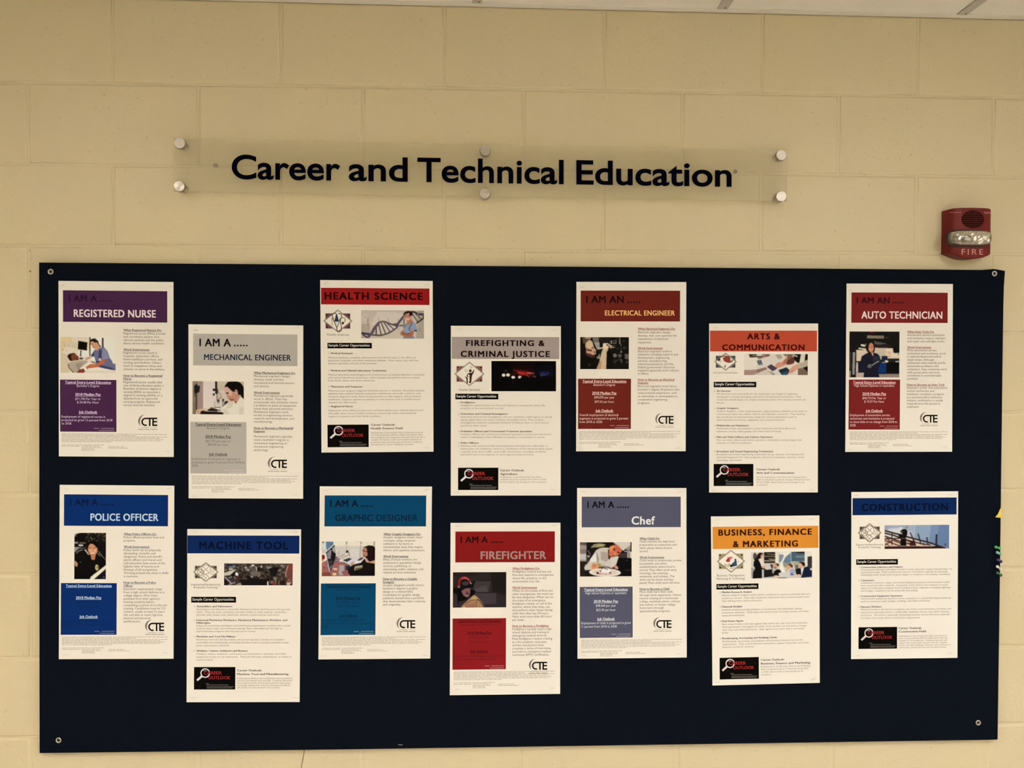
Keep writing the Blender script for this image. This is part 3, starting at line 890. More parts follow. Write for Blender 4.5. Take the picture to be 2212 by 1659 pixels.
dna = paint((80, 75, 2065, 975), ((196, 178, 158), (204, 188, 162)), [
    ('p', (214, 198, 178, .8), (600, 120, 1400, 160, 1300, 600, 800, 900, 400, 500)), ('p', (168, 150, 130, .7), (80, 500, 360, 520, 360, 900, 80, 975)), ('p', (164, 150, 134, .8), (1880, 80, 2065, 80, 2065, 975, 1800, 975)), ('r', (212, 200, 184), (205, 300, 85, 18)),
    ('l', (150, 128, 112), 30, (300, 310, 295, 560)), ('l', (160, 140, 122), 26, (637, 320, 637, 450)), ('l', (170, 150, 130), 24, (947, 320, 947, 430)), ('l', (176, 160, 144), 20, (1243, 320, 1243, 440)), ('l', (172, 148, 126), 20, (1275, 640, 1275, 710)), ('l', (150, 124, 106), 24, (1935, 620, 1925, 740)), ('l', (166, 146, 124), 20, (340, 600, 340, 700)),
    ('p', (188, 172, 168), (200, 860, 290, 880, 270, 920)), ('p', (188, 176, 176), (460, 820, 560, 700, 560, 830)), ('p', (208, 196, 190), (820, 480, 900, 500, 1080, 680, 1000, 750)),
    ('l', (70, 54, 54), 34, (560, 620, 560, 860)), ('l', (76, 60, 52), 34, (640, 540, 720, 860)), ('l', (76, 60, 52), 32, (710, 460, 860, 840)), ('l', (72, 56, 52), 30, (800, 450, 990, 760)), ('l', (72, 56, 52), 28, (900, 490, 1110, 680)), ('l', (80, 66, 70), 24, (1430, 350, 1430, 540)), ('l', (60, 48, 40), 24, (1700, 200, 1870, 450)), ('l', (60, 48, 40), 22, (1800, 200, 1970, 350)),
    ('l', (72, 58, 62), 46, (90, 770, 170, 870, 280, 950)), ('l', (58, 50, 58), 60, (100, 800, 240, 820, 400, 840)), ('l', (84, 70, 66), 46, (400, 850, 560, 870, 700, 870, 860, 830, 1000, 770, 1160, 660, 1260, 560)),
    ('l', (94, 76, 86), 84, (290, 940, 420, 800, 500, 640, 640, 480)), ('l', (98, 82, 76), 50, (620, 480, 720, 430, 840, 440, 960, 490, 1080, 540, 1220, 560)), ('l', (88, 70, 80), 70, (1180, 600, 1260, 480, 1340, 370, 1420, 270)), ('l', (90, 74, 80), 40, (1080, 520, 1240, 500)), ('l', (92, 80, 84), 40, (1280, 560, 1420, 560)),
    ('l', (60, 56, 56), 60, (1660, 120, 1780, 140, 1860, 190)), ('l', (56, 50, 60), 60, (1880, 200, 2065, 210)), ('l', (44, 34, 28), 40, (2050, 250, 2040, 330, 1920, 420, 1820, 480)),
    ('p', (142, 150, 164), (1500, 490, 1700, 430, 1800, 500, 1840, 700, 1740, 730, 1640, 690, 1600, 780, 1520, 820, 1420, 780, 1400, 600, 1460, 540)), ('p', (46, 40, 72), (1740, 700, 1830, 695, 1840, 745, 1760, 745)), ('l', (66, 84, 104), 26, (1700, 430, 1640, 560, 1590, 640, 1610, 720)), ('l', (66, 84, 104), 22, (1490, 510, 1440, 620)),
    ('p', (130, 128, 140), (1420, 880, 1700, 870, 1790, 975, 1390, 975)),
    ('p', (166, 104, 76), (1400, 690, 1420, 760, 1500, 810, 1620, 780, 1640, 700, 1740, 740, 1740, 820, 1640, 920, 1500, 920, 1320, 850, 1310, 800)), ('l', (120, 64, 44), 22, (1400, 800, 1540, 830, 1640, 780)),
    ('p', (176, 112, 82), (1540, 400, 1660, 350, 1710, 440, 1600, 500, 1560, 560, 1510, 500)),
    ('e', (30, 18, 14), (1560, 200, 145, 100, -8)), ('e', (194, 134, 104), (1555, 280, 108, 132)), ('e', (30, 18, 14), (1650, 195, 50, 55)), ('l', (96, 54, 40), 22, (1470, 258, 1520, 252)), ('l', (96, 54, 40), 22, (1560, 250, 1620, 258)), ('l', (238, 218, 206), 26, (1500, 345, 1550, 362, 1600, 350)), ('p', (26, 16, 12), (1425, 230, 1450, 150, 1560, 110, 1640, 140, 1560, 165, 1470, 200)),
], 136, 62)

lights = paint((95, 70, 2155, 1035), (4, 3, 2), [
    ('e', (14, 6, 5), (1050, 260, 420, 200)), ('e', (26, 8, 6), (1100, 400, 380, 130)), ('e', (8, 8, 16), (1800, 400, 300, 220)), ('e', (62, 14, 12), (1120, 430, 330, 75, 10)), ('p', (120, 24, 20), (900, 380, 1240, 420, 1440, 440, 1220, 510, 1100, 540, 960, 500)), ('p', (166, 38, 34), (920, 410, 1060, 430, 1180, 450, 1120, 500, 960, 470)), ('l', (90, 24, 20), 30, (800, 340, 920, 380)), ('l', (50, 14, 12), 40, (720, 480, 900, 480)),
    ('l', (226, 120, 104), 26, (1230, 440, 1340, 465, 1380, 460)), ('e', (130, 60, 66), (1430, 460, 40, 22)), ('l', (170, 90, 66), 22, (1180, 510, 1260, 520, 1290, 570)), ('g', (96, 34, 34), (1200, 520, 1500, 600, 26, 8, 24), 4, [(110, 40, 42), (60, 20, 24), (150, 80, 74)]),
    ('e', (22, 20, 60), (1780, 450, 160, 60)), ('g', (60, 60, 90), (1640, 440, 1900, 540, 22, 8, 26), 5, [(70, 70, 120), (36, 34, 80), (110, 110, 150)]), ('l', (90, 90, 110), 14, (1640, 510, 1740, 520)), ('l', (80, 80, 96), 12, (1650, 550, 1720, 555)),
    ('e', (44, 26, 26), (560, 390, 60, 40)), ('e', (236, 222, 208), (488, 522, 58, 50)), ('e', (240, 222, 186), (628, 516, 60, 50)), ('e', (238, 224, 214), (792, 588, 60, 46)), ('p', (238, 206, 184), (940, 580, 980, 540, 1040, 550, 1062, 575, 1000, 625, 960, 620)), ('e', (34, 32, 30), (390, 605, 28, 24)), ('l', (30, 30, 34), 24, (600, 620, 680, 650)), ('e', (30, 32, 32), (790, 750, 34, 30)),
    ('p', (6, 4, 3), (1010, 640, 1140, 545, 1240, 600, 1600, 640, 1600, 760, 1000, 760)),
], 140, 66)

elec = paint((65, 160, 2080, 1490), (20, 17, 12), [
    ('p', (112, 102, 90), (560, 160, 840, 160, 840, 380, 620, 400)), ('p', (150, 146, 128), (640, 400, 860, 370, 880, 640, 760, 680)), ('p', (34, 26, 20), (860, 160, 1300, 160, 1300, 420, 880, 420)), ('p', (132, 124, 112), (730, 1030, 880, 840, 900, 1080)),
    ('p', (20, 15, 10), (65, 200, 160, 180, 240, 480, 300, 640, 280, 900, 65, 900)), ('p', (86, 66, 50), (150, 190, 380, 170, 500, 260, 360, 400, 200, 440)), ('p', (196, 180, 148, .7), (200, 165, 560, 160, 470, 250, 330, 230)),
    ('p', (190, 152, 118), (280, 440, 380, 320, 490, 280, 580, 370, 620, 520, 640, 600, 740, 720, 700, 760, 730, 830, 640, 960, 520, 960, 320, 880, 310, 620, 280, 560)), ('p', (206, 172, 132), (320, 420, 480, 300, 570, 390, 600, 560, 480, 640, 340, 560)), ('p', (126, 70, 56), (310, 620, 420, 660, 560, 700, 560, 760, 330, 740)), ('p', (70, 30, 20), (380, 690, 540, 690, 540, 730, 420, 720)), ('p', (60, 26, 18), (520, 620, 590, 570, 600, 640)), ('p', (78, 44, 36), (300, 800, 520, 860, 640, 960, 560, 1010, 300, 940)), ('e', (40, 20, 14), (660, 785, 34, 24)), ('p', (60, 34, 26), (520, 930, 700, 860, 680, 1000, 560, 1020)),
    ('p', (16, 12, 8), (65, 900, 300, 900, 560, 1020, 700, 1060, 780, 1300, 740, 1490, 65, 1490)), ('e', (40, 38, 34), (450, 1300, 60, 70)),
    ('p', (186, 172, 148), (830, 600, 990, 580, 990, 640, 800, 680)),
    ('p', (200, 170, 134), (990, 540, 1020, 420, 1180, 410, 1280, 470, 1400, 540, 1360, 590, 1240, 600, 1210, 700, 1160, 800, 1150, 1200, 1140, 1490, 730, 1490, 860, 1180, 940, 820, 1000, 660)), ('p', (220, 194, 160), (1010, 430, 1220, 430, 1220, 560, 1180, 660, 1020, 640)), ('p', (178, 134, 104), (860, 1180, 960, 1120, 920, 1490, 730, 1490)), ('e', (60, 36, 20), (1265, 555, 28, 34)), ('l', (216, 186, 150), 22, (1280, 620, 1400, 600, 1500, 580)), ('l', (170, 120, 104), 22, (1360, 560, 1460, 520)), ('l', (200, 196, 180), 24, (1310, 320, 1380, 390, 1340, 440)), ('l', (140, 110, 90), 20, (1240, 430, 1340, 440)),
    ('p', (98, 92, 84), (1420, 300, 1560, 290, 1570, 440, 1430, 450)), ('e', (20, 16, 12), (1490, 360, 34, 40)), ('l', (124, 116, 98), 60, (1690, 180, 1700, 460)), ('l', (96, 88, 72), 36, (1750, 460, 1750, 680)), ('g', (60, 54, 46), (1180, 170, 2060, 700, 36, 14, 56), 8, [(50, 44, 38), (30, 24, 18), (84, 78, 68), (12, 10, 8)]),
    ('l', (60, 54, 46), 14, (1620, 610, 2060, 600)), ('e', (110, 104, 92), (1500, 920, 80, 80)), ('e', (84, 80, 72), (1700, 930, 76, 80)), ('p', (102, 94, 84), (1900, 860, 2070, 860, 2070, 1080, 1910, 1060)), ('e', (150, 146, 134), (1760, 770, 30, 40)), ('g', (50, 48, 42), (1400, 1060, 1800, 1240, 16, 20, 60), 9, [(56, 52, 46), (34, 30, 24)]), ('l', (110, 106, 92), 30, (1770, 1060, 1780, 1230)), ('e', (70, 56, 50), (1990, 1190, 50, 60)), ('e', (60, 50, 46), (1240, 1260, 50, 120)), ('p', (14, 11, 7), (1160, 760, 1400, 760, 1380, 1490, 1160, 1490)),
], 116, 78)

arts = paint((110, 135, 2065, 790), (214, 198, 174), [
    ('p', (222, 208, 184), (110, 135, 520, 240, 500, 600, 110, 630)), ('p', (140, 112, 98), (530, 135, 900, 135, 900, 230, 540, 300)), ('p', (110, 80, 68), (780, 150, 900, 150, 880, 220, 770, 220)),
    ('p', (62, 48, 34), (255, 140, 500, 140, 510, 180, 660, 205, 660, 235, 290, 245)), ('p', (206, 196, 180), (300, 190, 640, 205, 680, 140, 520, 140, 510, 178)), ('p', (210, 196, 176), (660, 270, 1000, 170, 1300, 140, 1480, 140, 1380, 330, 1080, 470, 780, 540, 560, 560, 520, 330)), ('p', (166, 148, 130), (1060, 160, 1240, 150, 1290, 260, 1160, 300)), ('p', (110, 88, 70), (1290, 140, 1420, 140, 1400, 220)),
    ('p', (160, 128, 112), (110, 630, 480, 620, 780, 540, 830, 600, 380, 790, 110, 790)), ('p', (120, 90, 76, .6), (480, 620, 780, 540, 820, 600, 520, 720)),
    ('p', (64, 66, 84), (505, 340, 630, 320, 690, 470, 560, 495)), ('l', (150, 150, 158), 12, (575, 335, 625, 490)), ('l', (140, 142, 152), 10, (520, 385, 655, 365)), ('l', (140, 142, 152), 10, (540, 440, 670, 420)), ('p', (150, 156, 158), (550, 465, 690, 450, 690, 475, 560, 497)),
    ('p', (202, 188, 166), (420, 790, 840, 620, 960, 790)), ('p', (160, 144, 124), (850, 640, 1040, 720, 1060, 790, 980, 790)), ('p', (206, 196, 174), (1040, 700, 1150, 640, 1260, 790, 1060, 790)),
    ('p', (216, 206, 206), (790, 535, 930, 450, 1190, 590, 1010, 705)), ('p', (74, 58, 66), (810, 530, 935, 450, 1135, 575, 990, 670)), ('p', (90, 62, 52), (1060, 540, 1135, 575, 1050, 640)),
    ('p', (214, 200, 178), (1240, 580, 1520, 470, 1760, 660, 1740, 740, 1620, 790, 1400, 740)), ('p', (30, 40, 48), (1160, 630, 1410, 545, 1520, 650, 1430, 780, 1270, 790)), ('p', (46, 76, 82), (1250, 740, 1440, 660, 1440, 770, 1280, 790)),
    ('p', (196, 136, 108), (1060, 480, 1140, 400, 1280, 380, 1400, 240, 1500, 140, 1620, 140, 1560, 300, 1440, 400, 1380, 480, 1160, 570, 1100, 560)), ('p', (166, 104, 80), (1330, 330, 1440, 280, 1420, 400, 1300, 460)), ('p', (120, 88, 66), (1420, 140, 1620, 140, 1560, 320, 1440, 330)),
    ('p', (92, 48, 38), (1440, 330, 1600, 230, 1680, 280, 1640, 420, 1520, 465, 1400, 460)), ('p', (20, 15, 10), (1640, 140, 1860, 140, 1800, 410, 1740, 410, 1660, 330, 1620, 200)), ('l', (222, 208, 190), 34, (1630, 180, 1740, 215)), ('p', (208, 196, 166), (1850, 140, 1990, 140, 1950, 350, 1800, 420)), ('p', (18, 13, 9), (1990, 140, 2065, 140, 2065, 310, 1960, 350)),
    ('p', (176, 158, 136), (1760, 440, 2065, 320, 2065, 510, 1900, 560, 1780, 560)), ('p', (20, 14, 10), (1910, 560, 2065, 510, 2065, 710)), ('p', (112, 92, 72), (1760, 580, 1920, 560, 2065, 700, 2065, 790, 1760, 790)),
    ('p', (202, 146, 114), (1500, 610, 1600, 510, 1740, 450, 1790, 490, 1780, 590, 1700, 640, 1580, 720, 1470, 750)), ('l', (160, 92, 66), 14, (1550, 690, 1620, 640)),
], 140, 48)

auto = paint((75, 95, 1700, 1585), (24, 21, 20), [
    ('p', (212, 190, 166), (300, 700, 620, 690, 640, 620, 1480, 640, 1500, 780, 1700, 780, 1700, 970, 300, 1060)), ('p', (196, 180, 156), (900, 640, 1240, 640, 1240, 890, 900, 890)), ('p', (222, 202, 176), (1250, 660, 1480, 650, 1490, 760, 1700, 790, 1700, 960, 1320, 960)), ('l', (180, 130, 100), 30, (1330, 905, 1400, 905)), ('p', (206, 176, 150), (1310, 740, 1430, 740, 1430, 840, 1310, 840)),
    ('e', (96, 26, 26), (800, 115, 100, 38)), ('p', (128, 118, 98), (650, 225, 1190, 235, 1190, 330, 650, 325)), ('l', (70, 68, 60), 26, (1220, 295, 1350, 295)),
    ('p', (92, 86, 84), (870, 390, 960, 430, 1200, 470, 1300, 500, 1050, 520, 900, 510)), ('e', (70, 60, 56), (1060, 540, 130, 28)), ('p', (40, 30, 32), (900, 520, 1400, 530, 1500, 640, 900, 620)), ('e', (216, 206, 180), (525, 550, 85, 36, 10)), ('p', (210, 200, 176), (370, 620, 620, 650, 620, 690, 380, 670)), ('e', (120, 110, 96), (610, 510, 34, 20)),
    ('l', (60, 52, 56), 60, (110, 760, 110, 1300)), ('l', (150, 142, 134), 80, (230, 770, 225, 1490)), ('l', (30, 20, 16), 40, (290, 740, 275, 1560)), ('p', (196, 184, 180), (305, 1100, 365, 1080, 370, 1400, 300, 1420)), ('p', (184, 164, 148), (300, 1420, 560, 1430, 540, 1585, 300, 1585)), ('p', (150, 134, 130), (75, 1360, 130, 1360, 130, 1585, 75, 1540)),
    ('p', (28, 34, 58), (1100, 890, 1310, 890, 1320, 1030, 1120, 1040)), ('p', (38, 30, 30), (1320, 970, 1700, 970, 1700, 1080, 1320, 1080)), ('p', (18, 44, 96), (1020, 1120, 1310, 1110, 1270, 1440, 1010, 1430)), ('p', (14, 14, 12), (1270, 1110, 1700, 1080, 1700, 1460, 1270, 1460)), ('e', (220, 214, 200), (1280, 1065, 60, 36)), ('p', (226, 220, 206), (1570, 1060, 1690, 1045, 1680, 1080, 1560, 1085)), ('e', (150, 146, 140), (1180, 1100, 60, 16)),
    ('p', (134, 124, 116), (1030, 1470, 1700, 1460, 1700, 1585, 1040, 1585)), ('p', (150, 116, 106, .7), (1240, 1500, 1640, 1490, 1650, 1560, 1240, 1570)), ('e', (170, 172, 150), (1100, 940, 30, 60)),
    ('p', (27, 26, 38), (480, 900, 640, 800, 780, 760, 1000, 820, 1060, 900, 1100, 1050, 1060, 1200, 1000, 1350, 1060, 1585, 540, 1585, 560, 1430, 370, 1400, 360, 1100, 440, 1090)), ('p', (40, 42, 56), (820, 880, 1040, 900, 1060, 1000, 860, 1080)),
    ('p', (26, 18, 18), (620, 700, 640, 520, 740, 430, 860, 430, 910, 540, 900, 700, 840, 860, 700, 790)), ('e', (198, 130, 98), (778, 620, 92, 155)), ('l', (130, 60, 44), 20, (710, 585, 750, 590)), ('l', (130, 60, 44), 20, (790, 585, 840, 585)), ('l', (226, 190, 160), 18, (740, 672, 790, 682, 840, 668)), ('p', (20, 12, 12), (620, 560, 690, 470, 760, 440, 700, 560, 690, 760, 640, 700)), ('p', (196, 150, 124), (780, 780, 850, 760, 860, 850, 830, 900)),
    ('l', (172, 170, 160), 26, (800, 1200, 900, 1130, 1040, 1050)), ('e', (96, 98, 90), (730, 1230, 70, 50)), ('l', (150, 150, 138), 20, (690, 1190, 790, 1160)), ('p', (22, 18, 20), (1490, 640, 1700, 600, 1700, 750, 1590, 800, 1500, 780)), ('l', (80, 70, 56), 20, (1660, 780, 1660, 860)),
], 112, 104)

constr = paint((85, 130, 2065, 880), ((156, 168, 190), (176, 186, 196)), [
    ('p', (118, 138, 172), (1500, 130, 2065, 130, 2065, 880, 1400, 700)), ('p', (100, 124, 160), (1750, 130, 2065, 130, 2065, 880, 1650, 700)), ('p', (140, 160, 182), (1050, 130, 1500, 130, 1450, 700, 1000, 560)), ('e', (206, 210, 210), (430, 300, 240, 160)), ('e', (196, 198, 208), (800, 420, 140, 110)), ('p', (150, 158, 182, .7), (85, 130, 700, 130, 500, 230, 85, 260)),
    ('p', (54, 30, 22), (85, 780, 600, 780, 1200, 760, 1700, 800, 1960, 850, 1960, 880, 85, 880)), ('p', (220, 186, 168), (85, 480, 600, 560, 900, 540, 1200, 700, 1600, 800, 85, 790)), ('p', (210, 208, 206), (85, 290, 600, 460, 560, 560, 85, 520)),
    ('l', (34, 24, 24), 44, (85, 300, 400, 390, 560, 430)), ('l', (40, 26, 22), 42, (85, 375, 360, 450, 600, 540, 900, 660)), ('l', (54, 32, 26), 34, (85, 470, 300, 540, 500, 620, 900, 740)), ('l', (54, 30, 24), 34, (85, 560, 560, 545)), ('l', (60, 34, 28), 32, (320, 380, 320, 760)), ('l', (60, 34, 28), 30, (85, 600, 340, 700, 560, 780)), ('l', (64, 36, 30), 30, (340, 600, 580, 700)), ('l', (64, 36, 30), 28, (100, 760, 300, 620)), ('l', (70, 40, 34), 28, (140, 490, 300, 700)), ('l', (70, 44, 34), 24, (120, 700, 240, 780)),
    ('l', (40, 28, 28), 44, (740, 490, 1100, 590, 1500, 700, 1930, 860)), ('l', (60, 34, 28), 36, (780, 600, 1200, 720, 1500, 760)), ('l', (64, 38, 30), 34, (780, 700, 1000, 720)), ('l', (54, 36, 32), 36, (870, 360, 990, 640)), ('l', (44, 34, 42), 36, (1110, 400, 1200, 740)), ('l', (40, 36, 50), 38, (1380, 520, 1410, 740)), ('l', (34, 30, 46), 50, (1675, 430, 1665, 850)), ('l', (60, 60, 80), 36, (1930, 720, 1960, 780)), ('l', (150, 110, 100), 26, (1930, 770, 1910, 830)), ('p', (58, 32, 24), (880, 640, 1000, 600, 1060, 780, 860, 780)), ('l', (60, 34, 28), 22, (1270, 680, 1290, 780)), ('l', (60, 34, 28), 26, (85, 850, 1900, 850)),
    ('p', (20, 15, 14), (570, 320, 640, 260, 740, 260, 790, 330, 780, 430, 740, 520, 760, 780, 570, 780, 580, 560, 490, 420, 560, 400, 640, 430, 620, 390, 580, 360)), ('e', (150, 140, 120), (765, 205, 38, 50)), ('p', (150, 150, 156), (610, 340, 640, 320, 640, 380)), ('p', (74, 70, 78), (600, 540, 740, 530, 750, 560, 600, 570)),
], 136, 52)

police = paint((165, 85, 1195, 1600), (18, 14, 12), [
    ('g', (60, 48, 30), (500, 90, 1190, 380, 60, 14, 50), 3, [(66, 52, 32), (40, 30, 20), (90, 76, 52), (24, 18, 12)]), ('p', (228, 214, 186), (165, 85, 380, 85, 240, 130, 170, 180)), ('l', (150, 130, 100), 22, (690, 220, 750, 330)), ('e', (190, 170, 130), (840, 110, 20, 16)), ('e', (190, 170, 130), (1075, 115, 18, 16)), ('e', (200, 180, 150), (200, 190, 26, 20)),
    ('p', (158, 148, 136), (165, 380, 290, 380, 290, 440, 165, 440)), ('p', (118, 104, 92), (330, 400, 530, 395, 530, 440, 330, 440)), ('p', (216, 204, 188), (310, 470, 450, 470, 450, 525, 310, 520)), ('p', (150, 140, 134), (165, 550, 420, 560, 300, 620, 220, 700, 165, 720)), ('l', (70, 60, 60), 40, (230, 700, 330, 600, 560, 580)), ('l', (160, 150, 146), 22, (225, 770, 300, 690, 440, 640)), ('p', (206, 196, 186), (480, 630, 550, 640, 650, 800, 620, 810, 540, 700)), ('l', (150, 140, 134), 20, (930, 660, 1100, 890)), ('l', (150, 140, 134), 20, (920, 740, 1000, 850)), ('l', (90, 84, 84), 26, (1110, 880, 1195, 990)),
    ('p', (12, 9, 8), (600, 420, 700, 360, 860, 380, 950, 500, 960, 620, 900, 800, 880, 800, 920, 620, 780, 470, 620, 540, 640, 760, 600, 620)),
    ('e', (206, 142, 98), (765, 625, 155, 215)), ('p', (190, 122, 84), (690, 780, 860, 790, 830, 970, 720, 960)), ('p', (12, 8, 8), (700, 380, 860, 400, 950, 500, 950, 600, 880, 560, 780, 450, 640, 440)), ('l', (110, 62, 40), 22, (650, 575, 705, 572)), ('l', (110, 62, 40), 22, (800, 580, 860, 578)), ('l', (240, 206, 180), 34, (705, 735, 760, 752, 815, 735)), ('e', (224, 168, 126), (700, 660, 46, 40)), ('e', (224, 168, 126), (840, 665, 44, 40)),
    ('p', (14, 11, 11), (300, 830, 680, 860, 720, 980, 830, 980, 900, 840, 1080, 900, 1195, 1020, 1195, 1110, 980, 1260, 780, 1420, 680, 1600, 165, 1600, 165, 1250)), ('p', (190, 136, 104), (170, 1000, 230, 1010, 290, 1090, 260, 1200, 190, 1160)), ('e', (92, 88, 84), (372, 1045, 26, 20)),
    ('e', (206, 184, 134), (900, 1215, 58, 95)), ('e', (120, 92, 44), (945, 1200, 26, 46)), ('e', (150, 128, 92), (905, 1210, 24, 50)),
    ('p', (238, 226, 194), (690, 1530, 800, 1440, 1195, 1130, 1195, 1250, 800, 1600, 680, 1600)), ('p', (26, 20, 30), (820, 1600, 1195, 1270, 1195, 1600)), ('e', (96, 90, 90), (1120, 1530, 40, 16)),
], 72, 104)

machine = paint((65, 95, 2105, 755), (58, 48, 40), [
    ('g', (90, 80, 70), (65, 95, 2105, 400, 240, 12, 60), 11, [(110, 100, 86), (70, 58, 48), (40, 30, 24), (150, 138, 120), (90, 76, 64)]), ('g', (40, 30, 24), (560, 300, 1500, 755, 200, 20, 80), 12, [(34, 26, 22), (52, 42, 36), (24, 16, 12), (74, 64, 56)]),
    ('p', (196, 186, 164), (65, 380, 420, 270, 380, 390, 300, 440, 65, 470)), ('p', (226, 216, 200), (200, 250, 330, 250, 330, 290, 210, 290)), ('p', (44, 38, 54), (150, 110, 340, 110, 340, 180, 180, 200)), ('p', (120, 132, 140), (180, 200, 400, 170, 400, 210, 240, 240)), ('p', (30, 22, 22), (65, 500, 240, 690, 65, 755)), ('l', (160, 146, 150), 44, (90, 500, 290, 700)), ('l', (150, 134, 130), 36, (200, 740, 400, 660)), ('p', (60, 50, 50), (180, 520, 400, 500, 500, 600, 320, 660)), ('p', (150, 132, 112), (370, 755, 560, 660, 600, 755)),
    ('p', (20, 15, 14), (260, 440, 380, 330, 460, 310, 400, 420, 330, 500)), ('p', (236, 226, 214), (400, 380, 440, 350, 500, 420, 470, 470, 400, 450)), ('p', (100, 36, 36), (410, 490, 490, 480, 470, 580, 420, 580)), ('l', (200, 190, 180), 18, (210, 530, 300, 500)), ('l', (200, 190, 180), 16, (370, 490, 410, 560)),
    ('e', (36, 28, 24), (680, 370, 60, 44)), ('e', (90, 78, 70), (920, 280, 60, 70)), ('p', (110, 98, 88), (840, 350, 980, 330, 1160, 360, 1150, 460, 880, 480)), ('e', (30, 22, 18), (1100, 270, 60, 70)), ('p', (196, 182, 166), (850, 480, 930, 490, 900, 540)), ('l', (170, 156, 140), 20, (1060, 500, 1130, 460)), ('l', (150, 138, 122), 18, (1110, 555, 1190, 520)), ('e', (220, 206, 190), (920, 160, 44, 30)), ('e', (216, 200, 182), (1175, 190, 26, 30)), ('e', (210, 196, 180), (710, 222, 40, 20)), ('l', (220, 208, 190), 22, (1025, 240, 1030, 300)), ('l', (196, 180, 164), 22, (1340, 240, 1460, 220)),
    ('p', (24, 18, 16), (600, 620, 900, 520, 1200, 560, 1400, 600, 1340, 755, 600, 755)), ('p', (26, 20, 18), (1400, 240, 1700, 200, 1600, 480, 1450, 470)), ('p', (128, 118, 90), (1530, 500, 1630, 500, 1620, 600, 1540, 590)), ('l', (130, 110, 92), 30, (1600, 600, 1595, 720)), ('l', (120, 104, 84), 24, (1710, 600, 1690, 740)), ('l', (130, 112, 92), 22, (1780, 500, 1770, 600)),
    ('p', (112, 64, 54), (1960, 95, 2105, 95, 2105, 755, 1880, 500)), ('l', (176, 136, 116), 34, (1960, 150, 1900, 340, 1890, 500)), ('l', (150, 130, 116), 26, (1800, 360, 1900, 370)), ('l', (140, 126, 114), 24, (1680, 430, 1760, 430)), ('e', (150, 60, 54), (2050, 220, 40, 70)), ('g', (140, 110, 96), (1920, 520, 2100, 740, 26, 14, 40), 13, [(190, 160, 146), (120, 84, 74), (80, 54, 44)]), ('p', (206, 182, 160), (1920, 680, 2040, 680, 2010, 750, 1930, 740)), ('p', (140, 84, 74), (1430, 630, 1540, 620, 1560, 700, 1440, 690)), ('e', (156, 52, 44), (1540, 735, 44, 22)), ('l', (226, 218, 216), 30, (1365, 630, 1365, 755)), ('e', (46, 26, 20), (1800, 660, 90, 60)),
], 148, 48)

